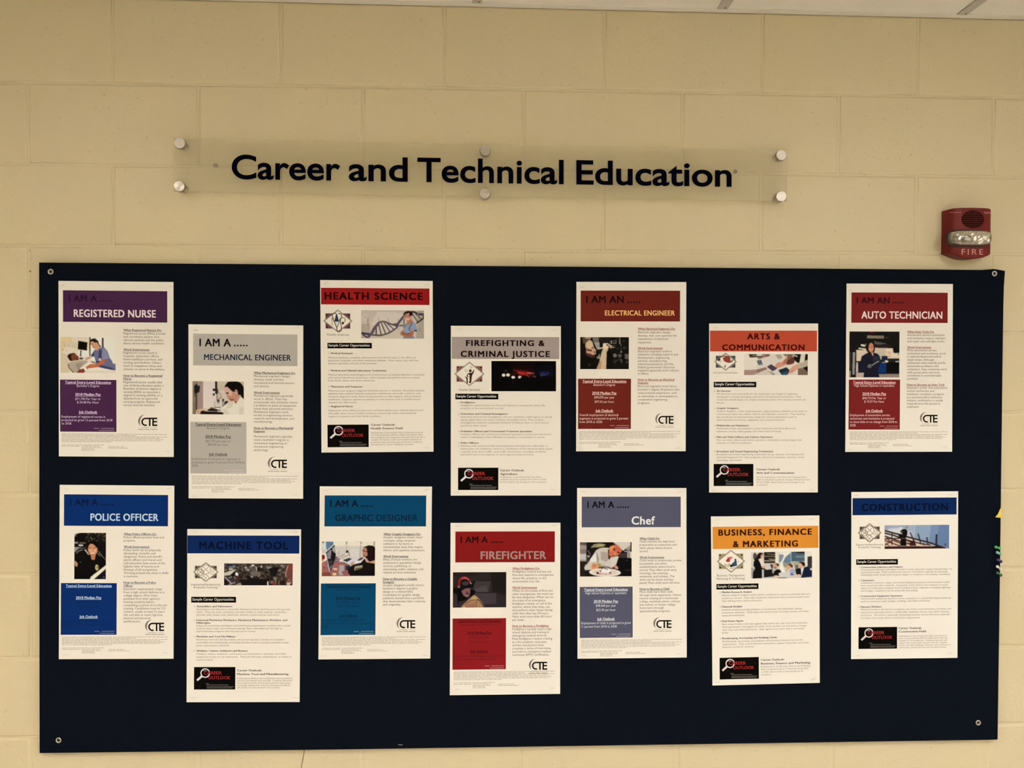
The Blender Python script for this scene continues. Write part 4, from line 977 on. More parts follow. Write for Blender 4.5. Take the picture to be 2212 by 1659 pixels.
graphic = paint((95, 85, 2125, 1415), ((232, 218, 188), (226, 212, 184)), [
    ('p', (206, 194, 176), (600, 270, 1700, 270, 1700, 780, 700, 780)), ('p', (214, 202, 186), (1180, 380, 1500, 380, 1500, 680, 1180, 680)), ('p', (196, 186, 176), (100, 180, 240, 180, 260, 520, 100, 560)), ('p', (112, 108, 84), (100, 90, 200, 90, 180, 150, 110, 160)), ('p', (208, 214, 196), (120, 180, 230, 100, 240, 400, 150, 400)),
    ('l', (162, 144, 118), 56, (1040, 90, 1030, 190)), ('l', (190, 174, 156), 40, (1030, 190, 1040, 450)), ('l', (160, 142, 122), 46, (1590, 90, 1580, 200)), ('l', (176, 164, 146), 50, (1575, 230, 1550, 740)), ('l', (170, 152, 128), 20, (1350, 90, 1600, 90)), ('p', (180, 166, 144), (2045, 85, 2125, 85, 2125, 300, 2045, 260)),
    ('p', (92, 118, 138), (250, 90, 530, 90, 530, 210, 300, 420, 270, 400)),
    ('p', (150, 92, 82), (95, 900, 300, 800, 700, 860, 900, 860, 1100, 960, 1200, 1415, 95, 1415)), ('p', (120, 66, 56), (95, 1280, 400, 1250, 480, 1415, 95, 1415)), ('e', (116, 28, 24), (150, 690, 70, 100)), ('g', (130, 90, 84), (100, 780, 300, 1100, 20, 10, 40), 21, [(170, 130, 120), (110, 60, 54), (190, 170, 156)]),
    ('p', (206, 196, 190), (250, 500, 580, 210, 640, 560, 430, 1270, 380, 1200)), ('p', (30, 22, 24), (255, 505, 575, 220, 600, 330, 480, 420, 640, 560, 620, 700, 560, 900, 430, 1260)), ('p', (134, 124, 130), (285, 540, 430, 380, 470, 500, 430, 760, 320, 740)), ('p', (150, 146, 140), (490, 340, 590, 280, 640, 540, 540, 500)), ('p', (24, 20, 20), (460, 490, 620, 560, 600, 760, 560, 860, 440, 760)), ('p', (96, 92, 94), (400, 1020, 540, 960, 430, 1200)), ('p', (54, 54, 58), (340, 820, 500, 820, 540, 900, 380, 980)),
    ('p', (112, 92, 96), (620, 640, 790, 700, 760, 850, 580, 890)), ('g', (150, 140, 146), (640, 430, 780, 820, 20, 12, 40), 22, [(190, 180, 184), (120, 104, 110), (216, 208, 206)]),
    ('p', (30, 22, 20), (1010, 450, 1080, 430, 1110, 530, 1020, 540)), ('p', (222, 210, 188), (780, 660, 1090, 500, 1160, 650, 880, 780)), ('l', (120, 104, 86), 26, (800, 670, 980, 570)), ('l', (120, 104, 86), 26, (840, 740, 1110, 600)), ('l', (60, 48, 40), 16, (1090, 440, 1160, 660)),
    ('p', (206, 198, 196), (880, 860, 1180, 720, 1460, 760, 1480, 900, 1200, 960, 960, 890)), ('p', (46, 44, 46), (890, 800, 1130, 720, 1250, 750, 1050, 870)), ('p', (60, 52, 56), (1460, 790, 1600, 700, 1700, 690, 1600, 800, 1480, 830)), ('l', (70, 56, 50), 20, (920, 900, 1160, 980)), ('p', (224, 216, 206), (1300, 850, 1600, 820, 1700, 700, 1580, 900, 1380, 950)),
    ('p', (160, 156, 152), (770, 985, 950, 985, 940, 1370, 740, 1360)), ('p', (42, 36, 52), (1010, 1010, 1180, 990, 1180, 1200, 1010, 1180)), ('p', (214, 178, 158), (520, 1090, 700, 1110, 680, 1180, 540, 1160)), ('p', (220, 196, 124), (510, 1290, 650, 1280, 660, 1370, 520, 1375)),
    ('p', (190, 144, 122), (1180, 920, 1320, 840, 1350, 860, 1300, 960, 1220, 1030)), ('p', (20, 15, 13), (1200, 1030, 1330, 960, 1580, 900, 1720, 740, 1900, 860, 2125, 950, 2125, 1400, 1200, 1400, 1100, 1280, 1100, 1150)),
    ('p', (176, 160, 130), (1330, 1130, 1370, 1030, 1640, 990, 1640, 1110, 1340, 1200)), ('p', (96, 74, 50), (1370, 1110, 1640, 1070, 1640, 1110, 1350, 1180)), ('p', (146, 84, 80), (840, 1260, 900, 1210, 1060, 1220, 1120, 1300, 1080, 1370, 960, 1390)),
    ('p', (30, 15, 12), (1640, 420, 1700, 300, 1860, 245, 2020, 250, 2125, 330, 2125, 800, 1960, 900, 1860, 860, 1760, 700, 1660, 640)), ('p', (182, 122, 96), (1640, 400, 1720, 320, 1800, 340, 1820, 480, 1840, 640, 1760, 660, 1690, 640, 1640, 560)), ('l', (90, 30, 24), 28, (1640, 410, 1710, 470, 1820, 470)), ('p', (200, 150, 122), (1730, 760, 1820, 740, 1850, 820, 2060, 820, 2120, 780, 2125, 940, 1900, 900, 1780, 880)), ('p', (28, 14, 12), (1840, 600, 2120, 600, 2060, 820, 1900, 860, 1820, 740)),
], 118, 80)

fire = paint((60, 105, 2090, 1465), ((40, 34, 30), (46, 38, 38)), [
    ('p', (62, 54, 50), (880, 460, 1500, 460, 1400, 860, 860, 860)), ('p', (74, 64, 62), (880, 760, 1300, 620, 1400, 880, 900, 880)), ('p', (30, 24, 20), (1500, 105, 2090, 105, 2090, 1000, 1560, 860)), ('p', (64, 54, 54), (900, 920, 1700, 920, 1700, 1320, 1240, 1330)), ('p', (36, 28, 26), (60, 105, 900, 105, 900, 240, 60, 260)), ('l', (28, 22, 18), 20, (1080, 430, 1640, 430)), ('l', (36, 28, 28), 22, (900, 880, 2060, 885)), ('l', (38, 30, 34), 22, (1270, 1350, 2060, 1340)), ('p', (52, 42, 46), (60, 930, 250, 930, 240, 1465, 60, 1465)),
    ('p', (54, 24, 24), (100, 640, 160, 460, 300, 330, 300, 700, 180, 700)), ('p', (126, 34, 32), (270, 660, 280, 400, 400, 290, 540, 260, 660, 330, 740, 440, 700, 560, 600, 420, 420, 400, 350, 560, 340, 650)), ('p', (176, 80, 76), (380, 340, 520, 290, 640, 350, 700, 450, 560, 360, 420, 380)), ('p', (20, 14, 12), (340, 600, 360, 440, 480, 360, 600, 400, 700, 520, 880, 560, 820, 700, 720, 700, 380, 740)), ('e', (66, 56, 56), (540, 540, 130, 80)), ('e', (196, 170, 150), (740, 530, 24, 36, -30)), ('e', (150, 128, 108), (290, 665, 44, 36)), ('p', (12, 10, 9), (820, 460, 900, 450, 930, 500, 860, 540, 800, 520)),
    ('p', (14, 10, 9), (60, 720, 360, 700, 400, 1040, 300, 1180, 250, 1465, 240, 1100, 200, 920, 60, 880)), ('p', (10, 8, 8), (240, 740, 460, 740, 460, 1040, 660, 1100, 720, 1000, 740, 760, 860, 800, 930, 820, 880, 930, 760, 1030, 560, 1170, 260, 1230)),
    ('p', (126, 84, 78), (390, 820, 560, 730, 720, 720, 715, 950, 640, 1045, 540, 1040, 440, 960)), ('p', (90, 50, 46), (540, 850, 650, 820, 660, 850, 560, 870)), ('e', (66, 32, 32), (620, 920, 64, 36)), ('e', (156, 108, 104), (600, 1015, 70, 24)),
    ('p', (158, 120, 84), (360, 1460, 480, 1320, 660, 1150, 860, 980, 940, 1000, 1060, 1120, 1180, 1260, 1280, 1465)), ('p', (178, 142, 96), (740, 1080, 900, 1000, 1020, 1080, 960, 1150, 780, 1160)), ('l', (96, 56, 34), 24, (520, 1340, 760, 1180, 920, 1160)), ('l', (54, 34, 24), 28, (970, 1140, 1080, 1190, 1200, 1360, 1250, 1465)), ('p', (150, 104, 80), (560, 1340, 900, 1280, 880, 1465, 540, 1465)), ('l', (110, 66, 40), 22, (980, 1160, 930, 1440)), ('l', (60, 30, 22), 30, (340, 1310, 560, 1200)), ('e', (246, 226, 206), (490, 1460, 50, 24)),
], 118, 80)

chef = paint((85, 110, 2110, 1465), (24, 18, 16), [
    ('p', (156, 140, 124), (85, 200, 350, 200, 340, 860, 85, 860)), ('p', (92, 78, 76), (85, 110, 350, 110, 350, 240, 85, 220)), ('p', (190, 182, 168), (85, 580, 330, 570, 330, 800, 85, 800)), ('p', (128, 112, 100), (85, 400, 340, 400, 340, 560, 85, 560)), ('p', (40, 28, 26), (85, 880, 360, 870, 300, 1465, 85, 1465)),
    ('p', (142, 132, 90), (500, 330, 640, 190, 860, 155, 1090, 200, 1040, 290, 760, 320)), ('p', (170, 152, 106), (740, 220, 1010, 190, 1000, 270, 760, 290)), ('p', (90, 82, 76), (370, 440, 420, 420, 530, 590, 480, 620)), ('e', (170, 162, 152), (425, 665, 60, 40)), ('p', (60, 50, 40), (340, 700, 460, 700, 400, 950, 340, 950)),
    ('p', (200, 186, 164), (720, 430, 860, 350, 1000, 325, 1260, 340, 1200, 500, 1220, 780, 1300, 710, 1590, 650, 1600, 830, 1500, 1000, 1360, 1120, 1080, 1140, 860, 1000, 720, 1180, 420, 1200, 300, 1210, 255, 1120, 300, 1010, 380, 960)), ('p', (172, 152, 136), (900, 480, 1160, 520, 1200, 780, 1120, 900, 900, 800)), ('p', (150, 134, 112), (720, 440, 830, 760, 820, 920, 760, 880, 740, 700)), ('p', (222, 214, 196), (500, 760, 720, 520, 740, 860, 500, 900)), ('p', (206, 196, 176), (1280, 760, 1560, 680, 1500, 960, 1340, 1080)), ('p', (188, 176, 160), (860, 900, 1060, 960, 1080, 1120, 900, 1060)),
    ('p', (206, 192, 172), (1380, 110, 2060, 110, 2060, 240, 1770, 460, 1680, 370, 1520, 210, 1400, 160)), ('p', (150, 136, 120), (1880, 360, 2060, 240, 2060, 420, 1900, 440)), ('l', (230, 220, 206), 30, (1810, 480, 1920, 480)), ('p', (150, 132, 124), (1920, 440, 2040, 440, 2050, 740, 1920, 740)), ('p', (14, 12, 11), (1600, 700, 2110, 770, 2110, 1465, 1500, 1465, 1500, 1000)), ('p', (54, 46, 46), (1640, 560, 1900, 520, 1900, 740, 1620, 740)), ('p', (212, 196, 184), (2040, 480, 2110, 500, 2110, 760, 2050, 740)), ('e', (80, 80, 76), (1920, 830, 26, 22)), ('p', (36, 32, 34), (1820, 1200, 2110, 1160, 2110, 1240, 1860, 1260)), ('p', (36, 20, 18), (1190, 260, 1300, 160, 1420, 150, 1500, 210, 1300, 320)),
    ('p', (196, 104, 66), (1200, 470, 1260, 290, 1480, 200, 1600, 260, 1740, 440, 1620, 600, 1480, 660, 1300, 700, 1230, 640)), ('p', (216, 136, 82), (1250, 300, 1400, 230, 1420, 340, 1260, 520)), ('p', (170, 92, 72), (1480, 280, 1700, 420, 1640, 480, 1500, 400)), ('e', (90, 30, 20), (1430, 400, 56, 34, 40)), ('e', (90, 30, 20), (1590, 520, 60, 34, 30)), ('e', (206, 120, 96), (1440, 560, 60, 50)), ('l', (130, 40, 30), 24, (1350, 620, 1440, 660)), ('p', (60, 24, 16), (1180, 420, 1230, 380, 1220, 640, 1280, 700, 1240, 800, 1200, 780)),
    ('p', (212, 140, 100), (530, 1080, 600, 920, 740, 960, 860, 1060, 820, 1130, 640, 1200, 560, 1200)), ('l', (150, 78, 52), 18, (600, 970, 740, 1040)), ('l', (150, 78, 52), 18, (570, 1030, 700, 1090)), ('p', (158, 146, 72), (740, 900, 830, 940, 940, 1020, 900, 1130, 860, 1080, 780, 980)), ('p', (120, 106, 96), (960, 1040, 1260, 1080, 1240, 1130, 960, 1110)), ('p', (208, 140, 116), (1370, 1070, 1460, 990, 1560, 1080, 1590, 1140, 1560, 1180, 1440, 1150)), ('p', (90, 34, 28), (1380, 1080, 1450, 1090, 1450, 1140, 1400, 1140)),
    ('e', (226, 208, 186), (1065, 1300, 620, 165, 2)), ('e', (212, 192, 168), (1065, 1290, 470, 110, 2)), ('e', (238, 222, 204), (1065, 1250, 230, 100)), ('p', (222, 186, 172), (800, 1280, 1240, 1330, 1220, 1370, 840, 1350)), ('g', (120, 70, 60), (840, 1340, 1240, 1390, 14, 10, 26), 31, [(150, 96, 86), (200, 160, 146)]), ('e', (56, 34, 20), (780, 1320, 46, 46)), ('e', (76, 46, 26), (1270, 1315, 36, 38)), ('e', (90, 62, 36), (890, 1240, 34, 30)), ('e', (90, 60, 38), (940, 1160, 26, 20)), ('l', (76, 48, 42), 24, (1020, 1130, 1170, 1190)),
], 118, 80)

biz = paint((115, 115, 2115, 990), ((214, 208, 192), (200, 192, 178)), [
    ('p', (40, 32, 26), (545, 125, 910, 125, 910, 490, 545, 490)), ('l', (150, 136, 118), 22, (545, 260, 900, 270)), ('l', (120, 106, 88), 26, (640, 180, 900, 210)), ('l', (160, 146, 124), 30, (700, 350, 900, 380)), ('l', (206, 192, 170), 22, (530, 410, 910, 410)), ('p', (60, 50, 30), (545, 440, 910, 430, 910, 470, 545, 480)),
    ('p', (226, 216, 196), (910, 125, 1060, 125, 1020, 490, 910, 490)), ('p', (128, 138, 152), (1030, 210, 1200, 200, 1200, 340, 1100, 440, 1030, 470)), ('p', (96, 120, 138), (1200, 300, 1430, 160, 1430, 490, 1160, 480)), ('p', (72, 92, 104), (1440, 125, 1870, 110, 1870, 440, 1440, 440)), ('p', (106, 122, 128), (1560, 260, 1870, 250, 1870, 320, 1580, 320)), ('p', (50, 46, 44), (1500, 120, 1870, 115, 1870, 180, 1700, 190)), ('l', (150, 170, 180), 24, (1425, 140, 1425, 490)), ('p', (160, 158, 136), (1440, 470, 1880, 430, 1880, 620, 1560, 620)), ('p', (100, 104, 90), (1550, 560, 1660, 560, 1660, 680, 1560, 690)), ('p', (150, 144, 122), (1160, 490, 1440, 480, 1420, 540, 1240, 640, 1180, 600)),
    ('p', (236, 228, 208), (1060, 140, 1380, 130, 1390, 170, 1240, 300, 1140, 500, 1230, 800, 1060, 790, 1060, 560, 1200, 250, 1140, 200, 1050, 200)), ('p', (58, 52, 54), (1960, 290, 2115, 280, 2115, 700, 1960, 640)), ('p', (226, 218, 200), (1870, 115, 2115, 115, 2115, 280, 1960, 290, 1960, 600, 1870, 560)), ('e', (84, 74, 66), (250, 260, 60, 120)), ('p', (160, 156, 150), (115, 620, 260, 660, 180, 900, 115, 970)),
    ('p', (30, 18, 16), (230, 380, 300, 300, 330, 200, 400, 140, 500, 150, 530, 200, 450, 210, 440, 320, 380, 350, 260, 460)), ('p', (206, 156, 132), (440, 220, 500, 180, 535, 220, 520, 290, 490, 340, 440, 330)), ('p', (224, 208, 190), (360, 350, 440, 340, 540, 470, 540, 560, 460, 600, 420, 480)), ('p', (18, 15, 14), (210, 420, 350, 340, 430, 500, 460, 600, 600, 680, 580, 700, 480, 680, 480, 970, 170, 985, 190, 760, 260, 650, 200, 560)), ('p', (214, 150, 138), (450, 600, 560, 560, 580, 620, 540, 660, 480, 640)),
    ('p', (204, 198, 192), (550, 530, 740, 520, 810, 690, 620, 650)), ('p', (60, 50, 46), (740, 530, 830, 520, 830, 660, 800, 690)), ('l', (196, 196, 196), 34, (505, 700, 505, 970)), ('l', (180, 180, 180), 20, (520, 780, 670, 785)), ('p', (26, 20, 22), (540, 700, 820, 690, 860, 920, 540, 950)),
    ('e', (200, 150, 116), (915, 580, 76, 90)), ('p', (120, 80, 40), (860, 620, 960, 630, 920, 670, 870, 650)), ('p', (22, 16, 14), (900, 510, 1000, 500, 1040, 560, 990, 590, 960, 530)), ('p', (184, 180, 172), (820, 700, 960, 650, 900, 800, 810, 820)), ('p', (16, 13, 13), (860, 770, 960, 690, 1060, 700, 1110, 780, 1020, 820, 1030, 920, 850, 940)), ('p', (222, 184, 160), (850, 900, 960, 880, 1040, 920, 960, 950, 860, 940)),
    ('p', (206, 200, 190), (1010, 815, 1390, 810, 1410, 940, 1040, 940)), ('p', (206, 156, 120), (1290, 580, 1360, 540, 1420, 600, 1380, 690, 1320, 690, 1280, 760, 1260, 760, 1270, 660)), ('p', (96, 50, 38), (1310, 520, 1420, 510, 1490, 580, 1470, 660, 1420, 620, 1360, 560)), ('p', (160, 160, 184), (1380, 700, 1520, 670, 1560, 760, 1540, 900, 1400, 900)), ('p', (84, 90, 140), (1400, 830, 1480, 820, 1500, 890, 1410, 890)),
    ('p', (22, 20, 24), (1560, 700, 1740, 650, 1760, 880, 1600, 880)), ('p', (206, 156, 128), (1660, 540, 1740, 500, 1800, 560, 1840, 660, 1760, 680, 1680, 640)), ('p', (28, 18, 14), (1650, 470, 1760, 450, 1880, 490, 1880, 590, 1830, 600, 1740, 490)), ('p', (214, 212, 206), (1740, 670, 1850, 640, 1820, 860, 1760, 860)), ('p', (20, 28, 50), (1850, 640, 1960, 610, 2115, 720, 2115, 950, 1740, 980, 1780, 880)), ('p', (216, 176, 156), (1560, 870, 1700, 860, 1760, 900, 1680, 960, 1580, 920)), ('e', (210, 206, 204), (2080, 700, 40, 40)),
    ('p', (206, 194, 186), (130, 985, 480, 970, 980, 950, 1320, 950, 1720, 980, 2115, 960, 2115, 990, 130, 990)), ('e', (70, 58, 50), (1150, 985, 170, 26)), ('p', (22, 16, 16), (170, 930, 480, 940, 480, 970, 165, 985)),
], 130, 60)


def emblem(r, cx, cy, hw, hh, rx, ry, rc, paper, inner):
    """grey outlined diamond over a coloured rectangle with a dot in each corner"""
    gr = (142, 126, 104)
    s = [('p', rc, (cx - rx, cy - ry, cx + rx, cy - ry, cx + rx, cy + ry, cx - rx, cy + ry))]
    for a, b in ((-1, -1), (1, -1), (1, 1), (-1, 1)):
        s.append(('e', (44, 26, 22), (cx + a * (rx - 12), cy + b * (ry - 12), 7, 7)))
    s += [('p', gr, (cx - hw, cy, cx, cy - hh, cx + hw, cy, cx, cy + hh)), ('p', paper, (cx - hw + 14, cy, cx, cy - hh + 11, cx + hw - 14, cy, cx, cy + hh - 11))]
    return paint(r, paper, s + inner, 118, 96, 1)


PAP = (238, 224, 198)
e_health = emblem((75, 322, 337, 530), 206, 428, 130, 102, 110, 67, (104, 66, 66), REFL, [
    ('l', (186, 116, 76), 5, (154, 415, 156, 470)), ('p', (180, 130, 90), (145, 402, 164, 402, 157, 422)), ('p', (32, 44, 60), (193, 362, 197, 362, 216, 432, 174, 432)), ('e', (90, 110, 130), (192, 405, 3, 8)), ('p', (206, 204, 190), (176, 434, 216, 434, 206, 446, 184, 446)),
    ('l', (52, 40, 26), 6, (190, 361, 172, 360, 154, 368, 158, 390, 172, 430, 196, 488, 196, 505, 204, 520, 212, 524, 226, 520, 238, 505, 238, 480, 228, 440, 228, 420, 238, 392, 240, 370, 222, 362, 210, 362)), ('l', (52, 40, 26), 5, (196, 488, 214, 448, 224, 410, 236, 400)), ('l', (70, 56, 40), 5, (240, 400, 252, 398, 268, 406, 272, 424, 262, 438)), ('e', (46, 36, 20), (250, 447, 11, 11))])
e_human = emblem((88, 376, 359, 600), 224, 488, 134, 108, 114, 69, (128, 82, 72), REFM, [
    ('e', (206, 192, 168), (240, 430, 13, 13)), ('r', (150, 136, 110), (195, 458, 10, 3)), ('e', (40, 24, 16), (232, 461, 12, 12)), ('p', (50, 28, 16), (212, 480, 246, 478, 256, 462, 266, 444, 264, 470, 246, 504, 240, 560, 238, 568, 220, 568, 226, 520, 214, 492)), ('e', (52, 34, 24), (212, 503, 12, 14)), ('e', REFM, (218, 503, 8, 11)), ('p', (46, 30, 22), (184, 508, 206, 520, 210, 530, 210, 580, 200, 568, 198, 535)), ('p', REFM, (214, 522, 222, 520, 228, 555, 218, 545, 214, 575, 208, 575))])
PAP3 = REFM
e_arts = emblem((135, 337, 341, 503), 238, 420, 101, 80, 87, 53, (92, 96, 96), PAP3, [
    ('l', (110, 76, 50), 6, (205, 372, 232, 370, 250, 371)), ('l', (104, 70, 44), 9, (176, 400, 186, 385, 210, 372, 240, 370)), ('e', (78, 50, 34), (179, 402, 14, 12)), ('p', (138, 56, 42), (212, 388, 234, 376, 262, 370, 274, 384, 284, 412, 276, 424, 262, 430, 240, 424, 222, 412)), ('l', (100, 66, 40), 8, (250, 372, 266, 374, 276, 392, 278, 408)), ('l', (90, 50, 30), 10, (268, 424, 284, 424, 296, 416, 298, 404)), ('l', (160, 150, 120), 5, (186, 424, 206, 416)), ('l', (120, 80, 66), 10, (237, 452, 229, 472)), ('l', (170, 130, 110), 4, (236, 352, 240, 366))])
PAPC = REFR


def gears(dx, dy, s, c1=(150, 132, 120)):
    o = []
    for x, y, r, c in ((243, 436, 43, (158, 132, 124)), (194, 462, 29, (132, 118, 98)), (241, 515, 30, c1), (300, 462, 21, (196, 182, 160))):
        x = dx + (x - 243) * s; y = dy + (y - 460) * s; r *= s
        o.append(('r', c, (x, y, r, 5.5)))
        o.append(('l', c, 4.5, (x - r * .7, y - r * .7, x + r * .7, y + r * .7))); o.append(('l', c, 4.5, (x + r * .7, y - r * .7, x - r * .7, y + r * .7)))
    return o


e_eng4 = emblem((134, 372, 351, 549), 243, 461, 106, 86, 89, 55, (106, 94, 82), (246, 234, 218), gears(243, 461, .92))
PAP5 = (246, 230, 206)
e_eng5 = emblem((110, 347, 343, 529), 227, 438, 114, 88, 97, 55, (104, 94, 82), PAP5, gears(227, 438, .95, (170, 156, 134)))
e_biz = emblem((116, 363, 373, 573), 244, 468, 126, 102, 108, 67, (152, 142, 104), PAPC, [
    ('g', (170, 154, 126), (184, 488, 250, 520, 30, 3, 9), 41, [(160, 146, 118), (196, 182, 156)]), ('g', (220, 150, 140), (178, 418, 232, 440, 16, 2, 5), 42, [(230, 180, 170), (214, 150, 140)]), ('p', (166, 52, 50), (196, 466, 214, 440, 240, 428, 262, 432, 240, 448, 232, 474, 212, 474)), ('p', (206, 140, 132), (230, 440, 262, 432, 246, 452, 234, 460)), ('p', (44, 72, 98), (256, 484, 276, 470, 276, 446, 290, 446, 298, 508, 244, 518)), ('p', (226, 214, 206), (262, 450, 276, 450, 276, 470, 262, 474)), ('e', (44, 36, 26), (248, 508, 14, 12)), ('l', (170, 140, 110), 6, (234, 530, 258, 532, 280, 520)), ('l', (170, 156, 126), 6, (298, 474, 314, 466))])

WE = 'Work Environment'
BD = "Bachelor's Degree"
HS = 'High School Diploma or equivalent'
PU = (74, 40, 72)

poster_a((120, 600), [(26, 28), (1056, 38), (1058, 1605), (30, 1600)], 'white poster with purple banner reading REGISTERED NURSE, top left of the board', REFL,
         (66, 112, 1000, 394), (72, 38, 66), ('I AM A', 118, 372, 212, 56, 405, 503), ('REGISTERED NURSE', 163, 898, 349, 64), (250, 226, 222), (44, 20, 42), (96, 66, 80), 608,
         [('h', 477, 'What Registered Nurses Do'), ('b', 507, 29.3, ["Registered nurses (RNs) provide", "and coordinate patient care,", "educate patients and the public", "about various health conditions."]),
          ('h', 652, WE), ('b', 680, 29.3, ["Registered nurses work in", "hospitals, physicians' offices,", "home healthcare services, and", "nursing care facilities. Others", "work in outpatient clinics and", "schools, or serve in the military."]),
          ('h', 885, 'How to Become a Registered'), ('h', 913, 'Nurse'), ('b', 943, 29.3, ["Registered nurses usually take", "one of three education paths: a", "Bachelor of Science degree in", "nursing (BSN), an associate's", "degree in nursing (ADN), or a", "diploma from an approved", "nursing program. Registered", "nurses must be licensed."])],
         (40, 912, 545, 1378), (226, 198, 206), None, (BD, '$71,730 Per Year or', '$ 34.48 Per Hour', ['Employment of registered nurses is', 'projected to grow 12 percent from 2018', 'to 2028.']), (911, 1328),
         ((44, 530, 537, 850), nurse, 'photograph of a nurse in blue leaning over a patient'), [(62, 68, -30), (1030, 78, 0), (1003, 1556, -8)], OFF1)

poster_a((395, 690), [(50, 44), (1078, 54), (1077, 1606), (52, 1602)], 'white poster with grey banner reading MECHANICAL ENGINEER, right of the registered nurse poster', REFL,
         (92, 127, 1026, 411), (180, 168, 148), ('I AM A', 148, 430, 239, 66, 466, 572), ('MECHANICAL ENGINEER', 190, 968, 362, 50), (32, 38, 54), (26, 20, 16), (66, 60, 56), 636,
         [('h', 487, 'What Mechanical Engineers Do'), ('b', 516, 30, ["Mechanical engineers design,", "develop, build, and test", "mechanical and thermal sensors", "and devices."]),
          ('h', 664, WE), ('b', 692, 29, ["Mechanical engineers generally", "work in offices. They may", "occasionally visit worksites where", "a problem or piece of equipment", "needs their personal attention.", "Mechanical engineers work", "mostly in engineering services,", "research and development, and", "manufacturing."]),
          ('h', 981, 'How to Become a Mechanical'), ('h', 1010, 'Engineer'), ('b', 1056, 30.5, ["Mechanical engineers typically", "need a bachelor's degree in", "mechanical engineering or", "mechanical engineering", "technology."])],
         (67, 917, 569, 1380), (58, 50, 46), (104, 92, 80), (BD, '$87,370 per year or', '$42.00 per hour', ['Employment of mechanical engineers is', 'projected to grow 4 percent from 2018 to', '2028.']), (932, 1331),
         ((86, 553, 546, 849), mech, 'photograph of a dark haired woman in a white coat at a microscope'), [(115, 94), (1018, 76), (1006, 1570), (98, 1581)], OFF1)

poster_a((1230, 590), [(63, 78), (1047, 80), (1041, 1595), (60, 1596)], 'white poster with rust red banner and yellow title ELECTRICAL ENGINEER', REFM,
         (101, 156, 992, 432), (104, 34, 24), ('I AM AN', 150, 487, 266, 62, 525, 627), ('ELECTRICAL ENGINEER', 318, 945, 378, 43), (240, 182, 108), (38, 12, 12), (140, 66, 56), 614,
         [('h', 507, 'What Electrical Engineers Do'), ('b', 538, 30, ["Electrical engineers design,", "develop, test, and supervise the", "manufacture of electrical", "equipment."]),
          ('h', 681, WE), ('b', 709, 28.5, ["Electrical engineers work in", "industries including research and", "development, engineering", "services, manufacturing,", "telecommunications, and the", "federal government. Electrical", "engineers generally work indoors", "in offices."]),
          ('h', 963, 'How to Become an Electrical'), ('h', 991, 'Engineer'), ('b', 1021, 30, ["Electrical engineers must have a", "bachelor's degree. Employers also", "value practical experience, such", "as internships or participation in", "cooperative engineering", "programs."])],
         (78, 946, 552, 1396), (236, 196, 172), None, (BD, '$99,070 per year', '$47.63 per hour', ['Overall employment of electrical', 'engineers is projected to grow 2 percent', 'from 2018 to 2028.']), (933, 1350),
         ((97, 573, 533, 860), elec, 'photograph of a man working on dark electrical gear'), [(113, 131), (992, 118), (972, 1568), (111, 1583)], OFF2)

poster_a((1810, 600), [(78, 52), (1030, 56), (1023, 1558), (66, 1560)], 'white poster with dark red banner reading AUTO TECHNICIAN, top right of the board', REFR,
         (122, 131, 984, 403), (118, 34, 33), ('I AM AN', 168, 463, 228, 52, 496, 584), ('AUTO TECHNICIAN', 210, 935, 364, 62), (250, 228, 216), (54, 14, 18), (146, 74, 72), 622,
         [('h', 493, 'What Auto Techs Do'), ('b', 521, 28.5, ["Automotive service technicians", "and mechanics inspect, maintain,", "and repair cars and light trucks."]),
          ('h', 632, WE), ('b', 658, 28.3, ["Most automotive service", "technicians and mechanics work", "in well-ventilated and well-lit", "repair shops. Although", "technicians often identify and fix", "automotive problems with", "computers, they commonly work", "with greasy parts and tools,", "sometimes in uncomfortable", "positions."]),
          ('h', 967, 'How to Become an Auto Tech'), ('b', 994, 28.3, ["Employers prefer that automotive", "service technicians and", "mechanics complete a program", "at a postsecondary institution.", "Industry certification is usually", "required once the person is", "employed."])],
         (98, 912, 557, 1360), (240, 200, 190), None, (HS, '$40,710 Per Year or', '$ 19.57 Per Hour', ['Employment of automotive service', 'technicians and mechanics is projected', 'to show little or no change from 2018 to', '2028.']), (893, 1297),
         ((104, 481, 552, 892), auto, 'photograph of a mechanic in dark overalls under a raised car'), [(118, 111), (990, 116), (954, 1512), (105, 1540)], (35, 64, 138, 176, 207, 290, 328, 30.3))

